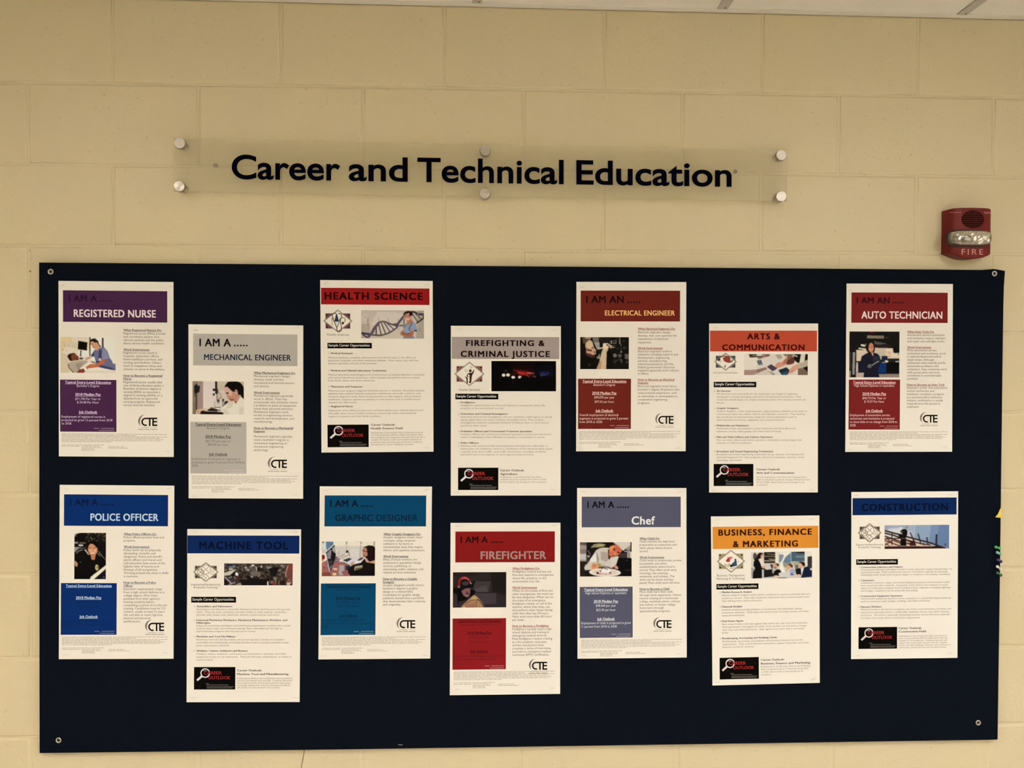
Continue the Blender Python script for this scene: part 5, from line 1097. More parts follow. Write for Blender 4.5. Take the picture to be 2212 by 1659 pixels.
poster_a((115, 1040), [(58, 30), (1084, 38), (1077, 1588), (50, 1592)], 'white poster with royal blue banner reading POLICE OFFICER, below the registered nurse poster', (246, 230, 206),
         (97, 115, 1029, 397), (12, 44, 98), ('I AM A', 148, 402, 214, 56, 435, 533), ('POLICE OFFICER', 333, 942, 350, 62), (196, 214, 236), (14, 26, 58), (78, 84, 96), 632,
         [('h', 480, 'What Police Officers Do'), ('b', 509, 29, ["Police officers protect lives and", "property."]),
          ('h', 594, WE), ('b', 623, 29.3, ["Police work can be physically", "demanding, stressful, and", "dangerous. Police and sheriff's", "patrol officers and transit and", "railroad police have some of the", "highest rates of injuries and", "illnesses of all occupations.", "Working around the clock in shifts", "is common."]),
          ('h', 914, 'How to Become a Police'), ('h', 943, 'Officer'), ('b', 972, 29, ["Education requirements range", "from a high school diploma to a", "college degree. Most must", "graduate from their agency's", "training academy before", "completing a period of on-the-job", "training. Candidates must be U.S.", "citizens, usually at least 21 years", "old, and able to meet rigorous", "physical and personal", "qualifications."])],
         (69, 910, 569, 1374), (192, 208, 230), (14, 32, 70), ('', '$63,380 per year', '$30.47 per hour', ['Employment of police and detectives is', 'projected to grow 5 percent from 2018']), (993, 1340),
         ((190, 460, 473, 875), police, 'photograph of a smiling police officer in a car'), [(120, 66), (1035, 62), (1003, 1535), (110, 1550)], (35, 66, 142, 180, 221, 312, 350, 30))

poster_a((670, 1040), [(86, 44), (1091, 46), (1076, 1586), (74, 1594)], 'white poster with teal banner reading GRAPHIC DESIGNER, below the health science poster', REFL,
         (130, 125, 1040, 403), (10, 64, 92), ('I AM A', 178, 430, 226, 58, 463, 560), ('GRAPHIC DESIGNER', 224, 963, 354, 56), (14, 34, 52), (12, 26, 40), (66, 60, 56), 656,
         [('h', 481, 'What Graphic Designers Do'), ('b', 509, 29, ["Graphic designers create visual", "concepts, using computer", "software or by hand, to", "communicate ideas that inspire,", "inform, and captivate consumers."]),
          ('h', 680, WE), ('b', 708, 29, ["Many of these workers are", "employed in specialized design", "services, publishing, or", "advertising, public relations, and", "related services industries."]),
          ('h', 882, 'How to Become a Graphic'), ('h', 910, 'Designer'), ('b', 938, 29, ["Graphic designers usually need a", "bachelor's degree in graphic", "design or a related field.", "Candidates for graphic design", "positions should have a portfolio", "that demonstrates their creativity", "and originality."])],
         (96, 914, 588, 1377), (12, 30, 46), (10, 40, 60), (BD, '$50,370 Per Year or', '$ 24.21 Per Hour', ['Employment of graphic designers is', 'projected to grow 3 percent from 2018 to', '2028.']), (941, 1315),
         ((106, 538, 582, 849), graphic, 'photograph of a woman with glasses at a desk of computers'), [(143, 82), (1038, 73), (1027, 1556), (124, 1562)], (34, 64, 142, 181, 211, 299, 337, 31))

poster_a((955, 1120), [(76, 40), (1060, 38), (1057, 1571), (69, 1583)], 'white poster with bright red banner and grey title FIREFIGHTER, in the lower row', REFL,
         (119, 117, 1010, 394), (130, 25, 22), ('I AM A', 166, 410, 217, 54, 446, 537), ('FIREFIGHTER', 345, 932, 364, 68), (166, 132, 116), (46, 12, 10), (156, 70, 64), 630,
         [('h', 457, 'What Firefighters Do'), ('b', 485, 29.2, ["Firefighters control and put out", "fires and respond to emergencies", "where life, property, or the", "environment is at risk."]),
          ('h', 628, WE), ('b', 656, 29, ["When on the scenes of fires and", "other emergencies, the work can", "be very dangerous. When not on", "the scene of an emergency,", "firefighters remain on call at fire", "stations, where they sleep, eat,", "and perform other duties during", "shifts that often last 24 hours.", "Many work more than 40 hours", "per week."]),
          ('h', 972, 'How to Become a Firefighter'), ('b', 1000, 28.8, ["Firefighters typically need a high", "school diploma and training in", "emergency medical services.", "Most firefighters receive training", "at a fire academy, must pass", "written and physical tests,", "complete a series of interviews,", "and hold an emergency medical", "technician (EMT) certification."])],
         (94, 896, 573, 1355), (66, 12, 14), (96, 24, 24), ('Postsecondary nondegree award', '$49,620 per year', '$23.85 per hour', ['Employment of firefighters is projected to', 'grow 5 percent from 2018 to 2028.']), (941, 1355),
         ((97, 482, 575, 799), fire, 'photograph of a firefighter in helmet and tan coat'), [(143, 69), (1004, 64), (988, 1518), (135, 1530)], (33, 64, 138, 176, 217, 304, 346, 30), (136, 27, 28))

poster_a((1230, 1040), [(69, 59), (1048, 59), (1051, 1577), (73, 1588)], 'white poster with slate grey banner reading Chef, below the electrical engineer poster', REFL,
         (110, 137, 997, 411), (84, 82, 94), ('I AM A', 160, 402, 236, 56, 435, 525), ('Chef', 557, 767, 385, 70), (240, 232, 220), (20, 18, 22), (72, 66, 64), 628,
         [('h', 520, 'What Chefs Do'), ('b', 547, 29, ["Chefs oversee the daily food", "preparation at restaurants and", "other places where food is", "served."]),
          ('h', 689, WE), ('b', 716, 28.7, ["Chefs work in restaurants, private", "households, and other", "establishments where food is", "served. They often work early", "mornings, late evenings,", "weekends, and holidays. The", "work can be hectic and fast-", "paced. Most chefs work full time."]),
          ('h', 972, 'How to Become a Chef'), ('b', 998, 28.7, ["Most chefs learn their skills", "through work experience. Others", "receive training at a community", "college, technical school, culinary", "arts school, or 4-year college.", "Some learn through", "apprenticeship programs."])],
         (92, 945, 566, 1402), (228, 222, 218), None, (HS, '$48,460 per year', '$23.30 per hour', ['Employment of chefs is projected to grow', '11 percent from 2018 to 2028.']), (914, 1313),
         ((94, 545, 557, 852), chef, 'photograph of a chef in white finishing a plate'), [(125, 91), (987, 96), (974, 1543), (128, 1557)], OFF2)

poster_c((680, 590), [(48, 62), (1056, 70), (1063, 1599), (60, 1607)], 'white poster with red banner reading HEALTH SCIENCE, third from the left in the top row', REFL,
         (55, 131, 1027, 280), (152, 28, 26), [('HEALTH SCIENCE', 87, 968, 234, 62)], (40, 10, 8), e_health, (75, 322, 337, 530),
         ([('Health Sciences', 112, 305, 560, 20)], 'diamond emblem with a stethoscope over a maroon rectangle'), (113, 624, 511, 674), (122, 492, 657), 125, 120,
         [('h', 725, 'Medical Assistant', 341, 143), ('b', 763, 26, [('Medical assistants complete administrative and clinical tasks in the offices of', 905), ('physicians, hospitals, and other healthcare facilities.  Their duties vary with the', 925), ('location, specialty, and size of the practice.', 556)]),
          ('h', 880, 'Medical and Clinical Laboratory Technicians', 642, 143), ('b', 917, 26, [('Medical laboratory technologists (commonly known as medical laboratory scientists)', 982), ('and medical laboratory technicians collect samples and perform tests to analyze', 940), ('body fluids, tissue, and other substances.', 542)]),
          ('h', 1024, 'Physicians and Surgeons', 427, 143), ('b', 1060, 26.2, [('Physicians and surgeons diagnose and treat injuries or illnesses. Physicians examine', 983), ('patients; take medical histories; prescribe medications; and order, perform, and', 945), ('interpret diagnostic tests. They counsel patients on diet, hygiene, and preventive', 950), ('healthcare. Surgeons operate on patients to treat injuries, such as broken bones,', 948), ('diseases and deformities.', 378)]),
          ('h', 1201, 'Registered Nurse', 341, 143), ('b', 1237, 26.3, [('Registered nurses (RNs) provide and coordinate patient care, educate patients and', 970), ('the public about various health conditions, and provide advice and emotional', 908), ('support to patients and their family members.', 592)])],
         (113, 1358, 482, 1560), [('Career Outlook:', 720, 1367), ('Health Science Field', 787, 1399)], 502, (1435, 21.5, [('Employment in the medical field is projected to grow', 970), ('13-15 percent from 2016 to 2026, much faster than', 965), ('the average for all occupations. Growth will occur for a', 988), ('number of reasons, such as increased emphasis on', 957), ('preventive care, growing rates of chronic conditions,', 965), ('and demand for newer healthcare services.', 882)]),
         ((415, 332, 977, 585), dna, 'picture of a smiling nurse before a purple DNA strand'), [(105, 88, -15), (1005, 104), (1005, 1563, 4), (108, 1590, -12)], 1)

poster_c((960, 690), [(58, 57), (1043, 60), (1041, 1577), (57, 1578)], 'white poster with taupe banner reading FIREFIGHTING & CRIMINAL JUSTICE, mid board in the upper row', REFM,
         (65, 156, 1029, 353), (158, 140, 126), [('FIREFIGHTING &', 193, 898, 236, 49), ('CRIMINAL JUSTICE', 145, 945, 334, 51)], (32, 16, 14), e_human, (88, 376, 359, 600),
         ([('Human Services', 131, 315, 639, 21)], 'diamond emblem with two figures over a brown rectangle'), (98, 665, 483, 716), (107, 464, 699), 128, 146,
         [('h', 750, 'Firefighters', 274), ('b', 776, 26, [('Firefighters control and put out fires and respond to emergencies where life,', 903), ('property, or the environment is at risk.', 532)]),
          ('h', 853, 'Detectives and Criminal Investigators', 567), ('b', 879, 26, [('Detectives and criminal investigators, who are sometimes called agents or special', 962), ('agents, gather facts and collect evidence of possible crimes. They conduct', 887), ('investigations related to suspected violations of Federal, State, or local laws to', 932), ('prevent or solve crimes.', 383)]),
          ('h', 1009, 'Probation Officers and Correctional Treatment Specialists', 785), ('b', 1035, 26, [('Probation officers and correctional treatment specialists provide social services to', 958), ('assist in rehabilitation of law offenders in custody or on probation or parole.', 900)]),
          ('h', 1113, 'Police Officers', 305), ('dot', 1139), ('b', 1139, 26, [('Maintain order and protect life and property by enforcing local, tribal, State, or', 930), ('Federal laws and ordinances. Perform a combination of the following duties: patrol', 967), ('a specific area; direct traffic; issue traffic summonses; investigate accidents;', 910), ('apprehend and arrest suspects, or serve legal processes of courts.', 803)])],
         (122, 1328, 483, 1528), [('Career Outlook:', 716, 1360), ('Agriculture', 654, 1393)], 500, (1418, 22, [('Employment in the Human Services field is', 875), ('projected to grow 5 percent from 2016 to 2026,', 915), ('about as fast as the average for all occupations.', 915)]),
         ((421, 372, 1000, 643), lights, 'photograph of red and blue emergency lights at night'), [(133, 87, -8), (988, 98), (970, 1524), (114, 1546)], 1)

poster_c((1510, 680), [(91, 78), (1067, 78), (1064, 1591), (91, 1592)], 'white poster with orange banner reading ARTS & COMMUNICATION, right of the electrical engineer poster', REFM,
         (98, 142, 1057, 328), (178, 70, 45), [('ARTS &', 430, 725, 219, 51), ('COMMUNICATION', 207, 945, 316, 49)], (62, 12, 10), e_arts, (135, 337, 341, 503),
         ([('Arts and Communication', 129, 347, 525, 15)], 'diamond emblem with a red mask over a grey rectangle'), (131, 600, 513, 649), (140, 495, 632), 140, 158,
         [('h', 690, 'Art Director', 285), ('b', 715, 26, [('Art directors are responsible for the visual style and images in magazines,', 887), ('newspapers, product packaging, and movie and television productions. They', 915), ('create the overall design of a project and direct others who develop artwork and', 955), ('layouts.', 228)]),
          ('h', 844, 'Graphic Designers', 355), ('b', 870, 26, [('Graphic designers create visual concepts, using computer software or by hand, to', 968), ('communicate ideas that inspire, inform, and captivate consumers. They develop', 950), ('the overall layout and production design for various applications such as', 872), ('advertisements, brochures, magazines, and corporate reports.', 770)]),
          ('h', 999, 'Multimedia and Animators', 445), ('b', 1025, 26, [('Multimedia artists and animators create animation and visual effects for', 867), ('television, movies, video games, and other forms of media.', 740)]),
          ('h', 1102, 'Film and Video Editors and Camera Operators', 660), ('b', 1128, 26, [('Film and video editors and camera operators manipulate moving images that', 920), ('entertain or inform an audience.', 470)]),
          ('h', 1231, 'Broadcast and Sound Engineering Technicians', 665), ('b', 1257, 26, [('Broadcast and sound engineering technicians set up, operate, and maintain the', 940), ('electrical equipment for radio programs, television broadcasts, concerts, sound', 940), ('recordings, and movies.', 386)])],
         (131, 1336, 487, 1534), [('Career Outlook:', 728, 1393), ('Arts and Communication', 851, 1424)], 514, (1460, 23, [('Overall employment in the Arts and Communication', 962), ('fields is projected to grow an average of 8 percent from', 995), ('2016 to 2026, about as fast as the average for all', 942), ('occupations.', 616)]),
         ((404, 352, 974, 540), arts, 'photograph of hands over papers and tablets on a table'), [(150, 118), (1018, 118), (1005, 1568), (132, 1577)], 1)

poster_c((1820, 1040), [(80, 95), (1036, 88), (1029, 1580), (77, 1591)], 'white poster with navy banner reading CONSTRUCTION, lower right of the board', (246, 234, 218),
         (90, 150, 1022, 303), (14, 38, 84), [('CONSTRUCTION', 170, 943, 264, 62)], (8, 18, 44), e_eng4, (134, 372, 351, 549),
         ([('Engineering/Manufacturing', 121, 363, 574, 17), ('& Industrial Technology', 140, 346, 598, 17)], 'diamond emblem with gears over a grey rectangle'), (122, 698, 496, 747), (131, 480, 730), 148, 164,
         [('h', 775, 'Construction Laborers and Helpers', 539), ('b', 797, 23.5, [('Construction laborers and helpers perform many tasks that require physical labor on', 980), ('construction sites.  Most construction laborers and helpers typically do physically', 943), ('demanding work. Some work at great heights or outdoors in all weather conditions.', 967)]),
          ('h', 893, 'Carpenters', 283), ('b', 915, 24, [('Carpenters construct, repair, and install building frameworks and structures made', 957), ('from wood and other materials.  Carpenters work indoors and outdoors on many', 945), ('types of construction projects, from installing kitchen cabinets to building highways', 968), ('and bridges. Carpentry can be physically demanding.', 675)]),
          ('h', 1034, 'Construction Equipment Operators', 537), ('b', 1057, 24, [('Construction equipment operators drive, maneuver, or control the heavy machinery', 972), ('used to construct roads, bridges, buildings, and other structures.', 787)]),
          ('h', 1131, 'Masonry Workers', 350), ('b', 1154, 25.5, [('Masonry workers, also known as masons, use bricks, concrete blocks, concrete, and', 972), ('natural and manmade stones to build walls, walkways, fences, and other masonry', 957), ('structures.  The work is physically demanding because masons lift heavy materials', 960), ('and often must stoop, kneel, and bend for long periods.', 695)])],
         (143, 1306, 489, 1501), [('Career Outlook:', 710, 1323), ('Construction Field', 746, 1353)], 502, (1391, 20.5, [('Employment in the construction field is projected to', 937), ('grow 12 percent from 2016 to 2026, faster than the', 940), ('average for all occupations.  Population growth will', 935), ('result in the construction of more schools, hospitals,', 940), ('homes, and other buildings. Workers with experience in', 970), ('construction should have the best job opportunities.', 932)]),
         ((377, 393, 955, 605), constr, 'photograph of a builder on a roof frame against blue sky'), [(125, 123), (965, 117), (960, 1538), (145, 1560)], 1)

poster_c((390, 1130), [(61, 53), (1080, 56), (1066, 1602), (54, 1604)], 'white poster with navy banner reading MACHINE TOOL, below the mechanical engineer poster', (246, 230, 206),
         (62, 110, 1065, 271), (16, 38, 84), [('MACHINE TOOL', 167, 965, 232, 65)], (8, 18, 42), e_eng5, (110, 347, 343, 529),
         ([('Engineering/Manufacturing', 96, 355, 558, 17), ('& Industrial Technology', 117, 338, 584, 17)], 'diamond emblem with gears over a grey rectangle'), (96, 660, 497, 712), (106, 479, 694), 123, 143,
         [('h', 753, 'Assemblers and Fabricators', 463), ('b', 778, 25, [('Assemblers and fabricators assemble finished products and the parts that go into', 980), ('them.  They use tools, machines, and their hands to make engines, computers,', 952), ('aircraft, ships, boats, toys, electronic devices, control panels, and more.', 885)]),
          ('h', 876, 'Industrial Machinery Mechanics, Machinery Maintenance Workers, and', 955), ('h', 901, 'Millwrights', 269, 143, 0), ('b', 925, 25, [('Industrial machinery mechanics and machinery maintenance workers also usually', 985), ('need at least a year of on-the-job training. Most millwrights go through an', 912), ('apprenticeship program that may last up to 4 years.', 676)]),
          ('h', 1023, 'Machinist and Tool Die Makers', 491), ('b', 1050, 26.5, [('Machinists and tool and die makers set up and operate a variety of computer-', 935), ('controlled and mechanically controlled machine tools to produce precision metal', 967), ('parts, instruments, and tools.', 440)]),
          ('h', 1151, 'Welders, Cutters, Solderers and Brazers', 600), ('b', 1178, 26.5, [('Welders, cutters, solderers, and brazers use hand-held or remotely controlled', 942), ('equipment to join or cut metal parts.  They also fill holes, indentations, or seams in', 992), ('metal products.', 295)])],
         (121, 1289, 491, 1491), [('Career Outlook:', 728, 1328), ('Machine Tool and Manufacturing', 968, 1361)], 506, (1396, 21, [('Employment in Machine Tool and Manufacturing is projected to', 1003), ('grow by 5.5% between 2016 and 2026.  Consumer demand for', 1003), ('new products and new product types, plus the need to keep', 983), ('increasingly sophisticated machinery functioning and efficient', 985), ('will continue to create demand for these workers.', 890)]),
         ((391, 361, 1005, 557), machine, 'photograph of a crowded dark machine shop'), [(130, 76), (1022, 75), (1020, 1563), (120, 1565)], 1)

poster_c((1520, 1100), [(65, 65), (1036, 56), (1040, 1555), (79, 1579)], 'white poster with yellow orange banner reading BUSINESS, FINANCE & MARKETING', REFR,
         (80, 158, 1028, 357), (214, 136, 48), [('BUSINESS, FINANCE', 132, 970, 236, 52), ('& MARKETING', 262, 845, 339, 52)], (58, 22, 12), e_biz, (116, 363, 373, 573),
         ([('Business, Management,', 120, 371, 603, 19), ('Marketing & Technology', 116, 370, 632, 19)], 'diamond emblem with a red and blue symbol over an olive rectangle'), (114, 670, 491, 720), (124, 476, 703), 148, 164,
         [('h', 751, 'Market Research Analyst', 434), ('b', 778, 25.5, [('Market research analysts study market conditions to examine potential sales of a', 958), ('product or service.  They help companies understand what products people want,', 950), ('who will buy them, and at what price.', 526)]),
          ('h', 881, 'Financial Analyst', 347), ('b', 908, 25.5, [('Financial analysts provide guidance to businesses and individuals making', 880), ('investment decisions.  They assess the performance of stocks, bonds, and other', 942), ('types of investments.', 368)]),
          ('h', 1010, 'Real Estate Agent', 355), ('b', 1037, 25.5, [('Real estate brokers and sales agents help clients buy, sell, and rent properties.', 932), ('Although brokers and agents do similar work, brokers are licensed to manage', 922), ('their own real estate businesses.  Sales agents must work with a real estate', 902), ('broker.', 226)]),
          ('h', 1164, 'Bookkeeping, Accounting and Auditing Clerks', 658), ('b', 1191, 25.5, [('Bookkeeping, accounting, and auditing clerks produce financial records for', 890), ('organizations.  They record financial transactions, update statements, and check', 942), ('financial records for accuracy.', 451)])],
         (142, 1331, 494, 1526), [('Career Outlook:', 723, 1358), ('Business, Finance and Marketing', 955, 1391)], 513, (1417, 23.5, [('Employment in the Business, Finance and Marketing', 955), ('field is projected to grow 7-10 percent from 2016', 937), ('to 2026, about as fast as the average for all', 888), ('occupations.', 610)]),
         ((424, 385, 970, 622), biz, 'photograph of four people meeting around a table'), [(130, 94), (968, 90), (985, 1520), (125, 1547)], 1)

_to_remove = True
bpy.data.objects.remove(_to)
bpy.data.curves.remove(_tc)
# ------------------------------------------------------------------ acrylic sign
def frosted():
    m = bpy.data.materials.new('frosted_acrylic')
    m.use_nodes = True
    N = m.node_tree.nodes; L = m.node_tree.links
    N.remove(N['Principled BSDF'])
    out = N['Material Output']
    tr = N.new('ShaderNodeBsdfTransparent'); tr.inputs[0].default_value = (0.97, 0.97, 0.95, 1)
    df = N.new('ShaderNodeBsdfDiffuse'); df.inputs[0].default_value = (0.76, 0.68, 0.49, 1)
    tl = N.new('ShaderNodeBsdfTranslucent'); tl.inputs[0].default_value = (0.90, 0.88, 0.80, 1)
    gl = N.new('ShaderNodeBsdfGlossy'); gl.inputs['Roughness'].default_value = 0.35
    a = N.new('ShaderNodeMixShader'); a.inputs[0].default_value = 0.45
    L.new(df.outputs[0], a.inputs[1]); L.new(tl.outputs[0], a.inputs[2])
    b = N.new('ShaderNodeMixShader'); b.inputs[0].default_value = 0.745
    L.new(a.outputs[0], b.inputs[1]); L.new(tr.outputs[0], b.inputs[2])
    c = N.new('ShaderNodeMixShader'); c.inputs[0].default_value = 0.03
    L.new(b.outputs[0], c.inputs[1]); L.new(gl.outputs[0], c.inputs[2])
    L.new(c.outputs[0], out.inputs[0])
    return m


YP = -0.024
tl_, tr_, br_, bl_ = ray_to(376, 298.5, YP), ray_to(1701, 324.5, YP), ray_to(1700, 434, YP), ray_to(375, 413, YP)
sign = bpy.data.objects.new('wall_sign', None); COL.objects.link(sign)
sign.location = (bl_.x, 0.0, bl_.z)
tag(sign, 'frosted clear acrylic sign reading Career and Technical Education on steel standoffs', 'sign')
cs = [bl_, br_, tr_, tl_]
V = []
for y, d in ((YP + .0045, 0), (YP + .0006, 0), (YP, .0006)):
    for p, sx, sz in zip(cs, (1, -1, -1, 1), (1, 1, -1, -1)):
        V.append((p.x + sx * d, y, p.z + sz * d))
Fc = [(0, 3, 2, 1), (8, 9, 10, 11)]
for k in (0, 4):
    for j in range(4):
        a, b = k + j, k + (j + 1) % 4
        Fc.append((a, b, b + 4, a + 4))
part('acrylic_panel', (V, Fc), frosted(), sign)


def brushed():
    m = bpy.data.materials.new('turned_steel')
    m.use_nodes = True
    N = m.node_tree.nodes; L = m.node_tree.links
    b = N['Principled BSDF']
    b.inputs['Base Color'].default_value = (0.38, 0.355, 0.32, 1); b.inputs['Metallic'].default_value = 1
    b.inputs['Roughness'].default_value = 0.32
    b.inputs['Anisotropic'].default_value = 0.92
    b.inputs['Anisotropic Rotation'].default_value = 0.25
    t = N.new('ShaderNodeTangent'); t.direction_type = 'RADIAL'; t.axis = 'Z'
    L.new(t.outputs[0], b.inputs['Tangent'])
    return m


M_turn = brushed()
M_steel2 = mat('satin_steel', (0.55, 0.53, 0.49), 0.3, 1.0)


def standoff(px, py):
    c = ray_to(px, py, YP - 0.011)
    R = 0.0134
    # built about local Z = towards the room, then turned
    def add(name, prof, m, y0, ang=None):
        V = []; Fc = []; n_ = 40
        for r, h in prof:
            for k in range(n_):
                a = 2 * math.pi * k / n_
                V.append((r * math.cos(a), r * math.sin(a), h))
        for i in range(len(prof) - 1):
            for k in range(n_):
                a, b = i * n_ + k, i * n_ + (k + 1) % n_
                Fc.append((a, b, b + n_, a + n_))
        Fc.append(tuple(range((len(prof) - 1) * n_, len(prof) * n_)))
        me = bpy.data.meshes.new(name); me.from_pydata(V, [], Fc); me.materials.append(m)
        me.polygons.foreach_set('use_smooth', [True] * (len(me.polygons) - 1) + [False]); me.update()
        o = bpy.data.objects.new(name, me); COL.objects.link(o); o.parent = sign
        o.location = Vector((c.x, y0, c.z)) - Vector(sign.location)
        o.rotation_euler = (math.pi / 2, 0, 0)
        o['label'] = 'silver ' + name.replace('_', ' ')
        return o
    add('standoff_cap', [(R * .96, 0), (R, .001), (R, .0095), (R * .94, .0108), (R * .93, .011)], M_turn, YP)
    add('standoff_barrel', [(R * .72, 0), (R * .72, -(YP + .0045))], M_steel2, 0.0)


for q in ((388, 309), (1048, 325), (1688, 335), (387, 402), (1047, 418), (1688, 424)):
    standoff(*q)
for q in ((465, 356), (1589, 370)):
    c = ray_to(q[0], q[1], -0.003)
    part('mounting_spot', lathe_vf([(0.0052, 0), (0.0055, .001), (0.0046, .003), (.003, .0042)], 16, (c.x, 0.0, c.z), (0, -1, 0)), mat('dark_plug', (.012, .010, .008), .9, 0, .1), sign, True)

# letters: one object each, cut from extruded words of the built-in font
M_letter = mat('navy_letter', (0.002, 0.0022, 0.008), 0.9, 0, 0.0)
_tc = bpy.data.curves.new('glyph_source', 'FONT'); _to = bpy.data.objects.new('glyph_source', _tc); COL.objects.link(_to)
CO = line_geo
capw = 50.5


def word(text, x0, x1, yb0, yb1, name='letter'):
    v, t = _eval(text, 12, 0.0165, 0.02)
    w0, w1 = v[:, 0].min(), v[:, 0].max()
    # group triangles by overlapping x-ranges -> letters
    par = list(range(len(v)))
    tx0 = v[t][:, :, 0].min(1); tx1 = v[t][:, :, 0].max(1)
    order = np.argsort(tx0)
    groups = []; cur = []; hi = -1e9
    for i in order:
        if tx0[i] > hi + 1e-4 and cur:
            groups.append(cur); cur = []
        cur.append(i); hi = max(hi, tx1[i])
    groups.append(cur)
    for g in groups:
        tt = t[g]; u = np.unique(tt)
        idx = {int(a): k for k, a in enumerate(u)}
        vv = v[u]
        W = []
        for a in vv:
            f = (a[0] - w0) / (w1 - w0)
            px = x0 + f * (x1 - x0)
            yb = yb0 + (px - 501) / (1580 - 501) * (yb1 - yb0)
            p = ray_to(px, yb - a[1] * capw / (CAPH + .01), YP - .0003)
            W.append((p.x, YP - .0001 - (a[2] + .02) / .04 * .0022, p.z))
        part(name, (W, [tuple(idx[int(q)] for q in tri) for tri in tt]), M_letter, sign)


for wd, a, b in (('Career', 501, 735), ('and', 753.6, 880.8), ('Technical', 901.5, 1217.5), ('Education', 1245, 1580)):
    word(wd, a, b, 385.5, 402.5)

# ------------------------------------------------------------------ fire alarm
YA = -0.043
M_red = noise_mat('alarm_red', (0.150, 0.010, 0.012), (0.135, 0.009, 0.011), 60, 0.42, 0.15, 900, spec=0.25)
M_redd = mat('alarm_recess', (0.022, 0.003, 0.003), 0.8, 0, .1)
aL, aR = ray_to(2034, 500, -0.001), ray_to(2147.5, 500, YA + .004)
aT = ray_to(2090, 448.5, YA)
aB = ray_to(2092, 559.5, YA + .006); aBs = ray_to(2146, 546, YA + .006)
ax0, ax1 = aL.x, aR.x
zt, zb, zbs = aT.z, aB.z, aBs.z
alarm = bpy.data.objects.new('fire_alarm', None); COL.objects.link(alarm)
alarm.location = ((ax0 + ax1) / 2, 0, zb)
tag(alarm, 'red fire alarm strobe with clear lens on the wall above the board, right', 'fire alarm')
NU, NV = 44, 26
D = -YA
cxA = (ax0 + ax1) / 2; hwA = (ax1 - ax0) / 2


def cover_y(u):
    u = max(-1.0, min(1.0, u))
    return -D * max(0.0, 1 - abs(u) ** 7) ** (1 / 3.0) * (1 - .03 * u * u)


us = []
for i in range(NU + 1):
    a = -1 + 2 * i / NU
    us.append(math.sin(a * math.pi / 2) * .5 + a * .5)
V = []; Fc = []
for i, u in enumerate(us):
    x = cxA + u * hwA
    y = cover_y(max(-1, min(1, u)))
    bot = zb + (zbs - zb) * u * u
    top = zt - 0.0012 * u * u
    prof = [(0, bot)] if False else []
    col = []
    col.append((x, 0.0, bot + .002)); col.append((x, y + .005 if y < -.006 else y * .2, bot + .0008))
    for k, (dy, dz) in enumerate(((.0022, .0), (.0006, .0012), (0, .0032))):
        col.append((x, min(0, y + dy), bot + dz))
    for k in range(1, 6):
        col.append((x, y, bot + .0032 + (top - .003 - bot - .0032) * k / 6))
    for k, (dy, dz) in enumerate(((0, .003), (.0006, .0012), (.0022, .0))):
        col.append((x, min(0, y + dy), top - dz))
    col.append((x, y + .005 if y < -.006 else y * .2, top)); col.append((x, 0.0, top))
    V += col
m_ = len(col)
for i in range(NU):
    for j in range(m_ - 1):
        a = i * m_ + j
        Fc.append((a, a + m_, a + m_ + 1, a + 1))
part('cover', (V, Fc), M_red, alarm, True)

# sounder grille: dark oval with horizontal slats and an upright bar
gc = ray_to(2101.5, 474, YA)
s_ = (ray_to(2102, 474, YA) - ray_to(2101, 474, YA)).x
gr = 24.5 * s_; grz = 19 * s_
ov = [(gc.x + gr * math.cos(a), YA - .0004 + .0003, gc.z + grz * math.sin(a)) for a in [2 * math.pi * i / 32 for i in range(32)]]


def yc(x): return cover_y((x - cxA) / hwA)


V = [(x, yc(x) - .0003, z) for x, y, z in ov] + [(gc.x, yc(gc.x) - .0003, gc.z)]
part('grille_recess', (V, [(i, (i + 1) % 32, 32) for i in range(32)]), M_redd, alarm)
sl = []
for k in range(8):
    zz = gc.z + (k - 3.5) * grz * 2 / 8.6
    w = gr * math.sqrt(max(0, 1 - ((zz - gc.z) / grz) ** 2)) * .97
    if w > .002:
        for a_, b_ in ((-w, -.0012), (.0012, w)):
            sl.append(box_vf(gc.x + a_, gc.x + b_, YA - .0012, YA - .0004, zz - .0007, zz + .0007))
part('grille_slats', join_vf(sl), mat('alarm_slat', (0.075, 0.007, 0.007), .6, 0, .2), alarm)
part('grille_bar', box_vf(gc.x + .0002, gc.x + .0012, YA - .002, YA - .0006, gc.z - grz, gc.z + grz), mat('alarm_slat', (0.075, 0.007, 0.007), .6, 0, .2), alarm)

# strobe: dark bezel, silver reflector, clear bulging lens
lc = ray_to(2098.5, 513, YA - .011)
lw = 45.5 * s_; lh = 16.2 * s_


def capsule(n_, w, h, y, pw=2.6, dx=0, dz=0):
    out = []
    for i in range(n_):
        a = 2 * math.pi * i / n_
        c_, s2 = math.cos(a), math.sin(a)
        out.append((lc.x + dx + w * math.copysign(abs(c_) ** (2 / 4.5), c_), y, lc.z + dz + h * math.copysign(abs(s2) ** (2 / pw), s2)))
    return out


def loft(rings):
    n_ = len(rings[0]); V = [p for r in rings for p in r]; Fc = []
    for i in range(len(rings) - 1):
        for k in range(n_):
            a, b = i * n_ + k, i * n_ + (k + 1) % n_
            Fc.append((a, b, b + n_, a + n_))
    Fc.append(tuple(range((len(rings) - 1) * n_, len(rings) * n_)))
    return V, Fc


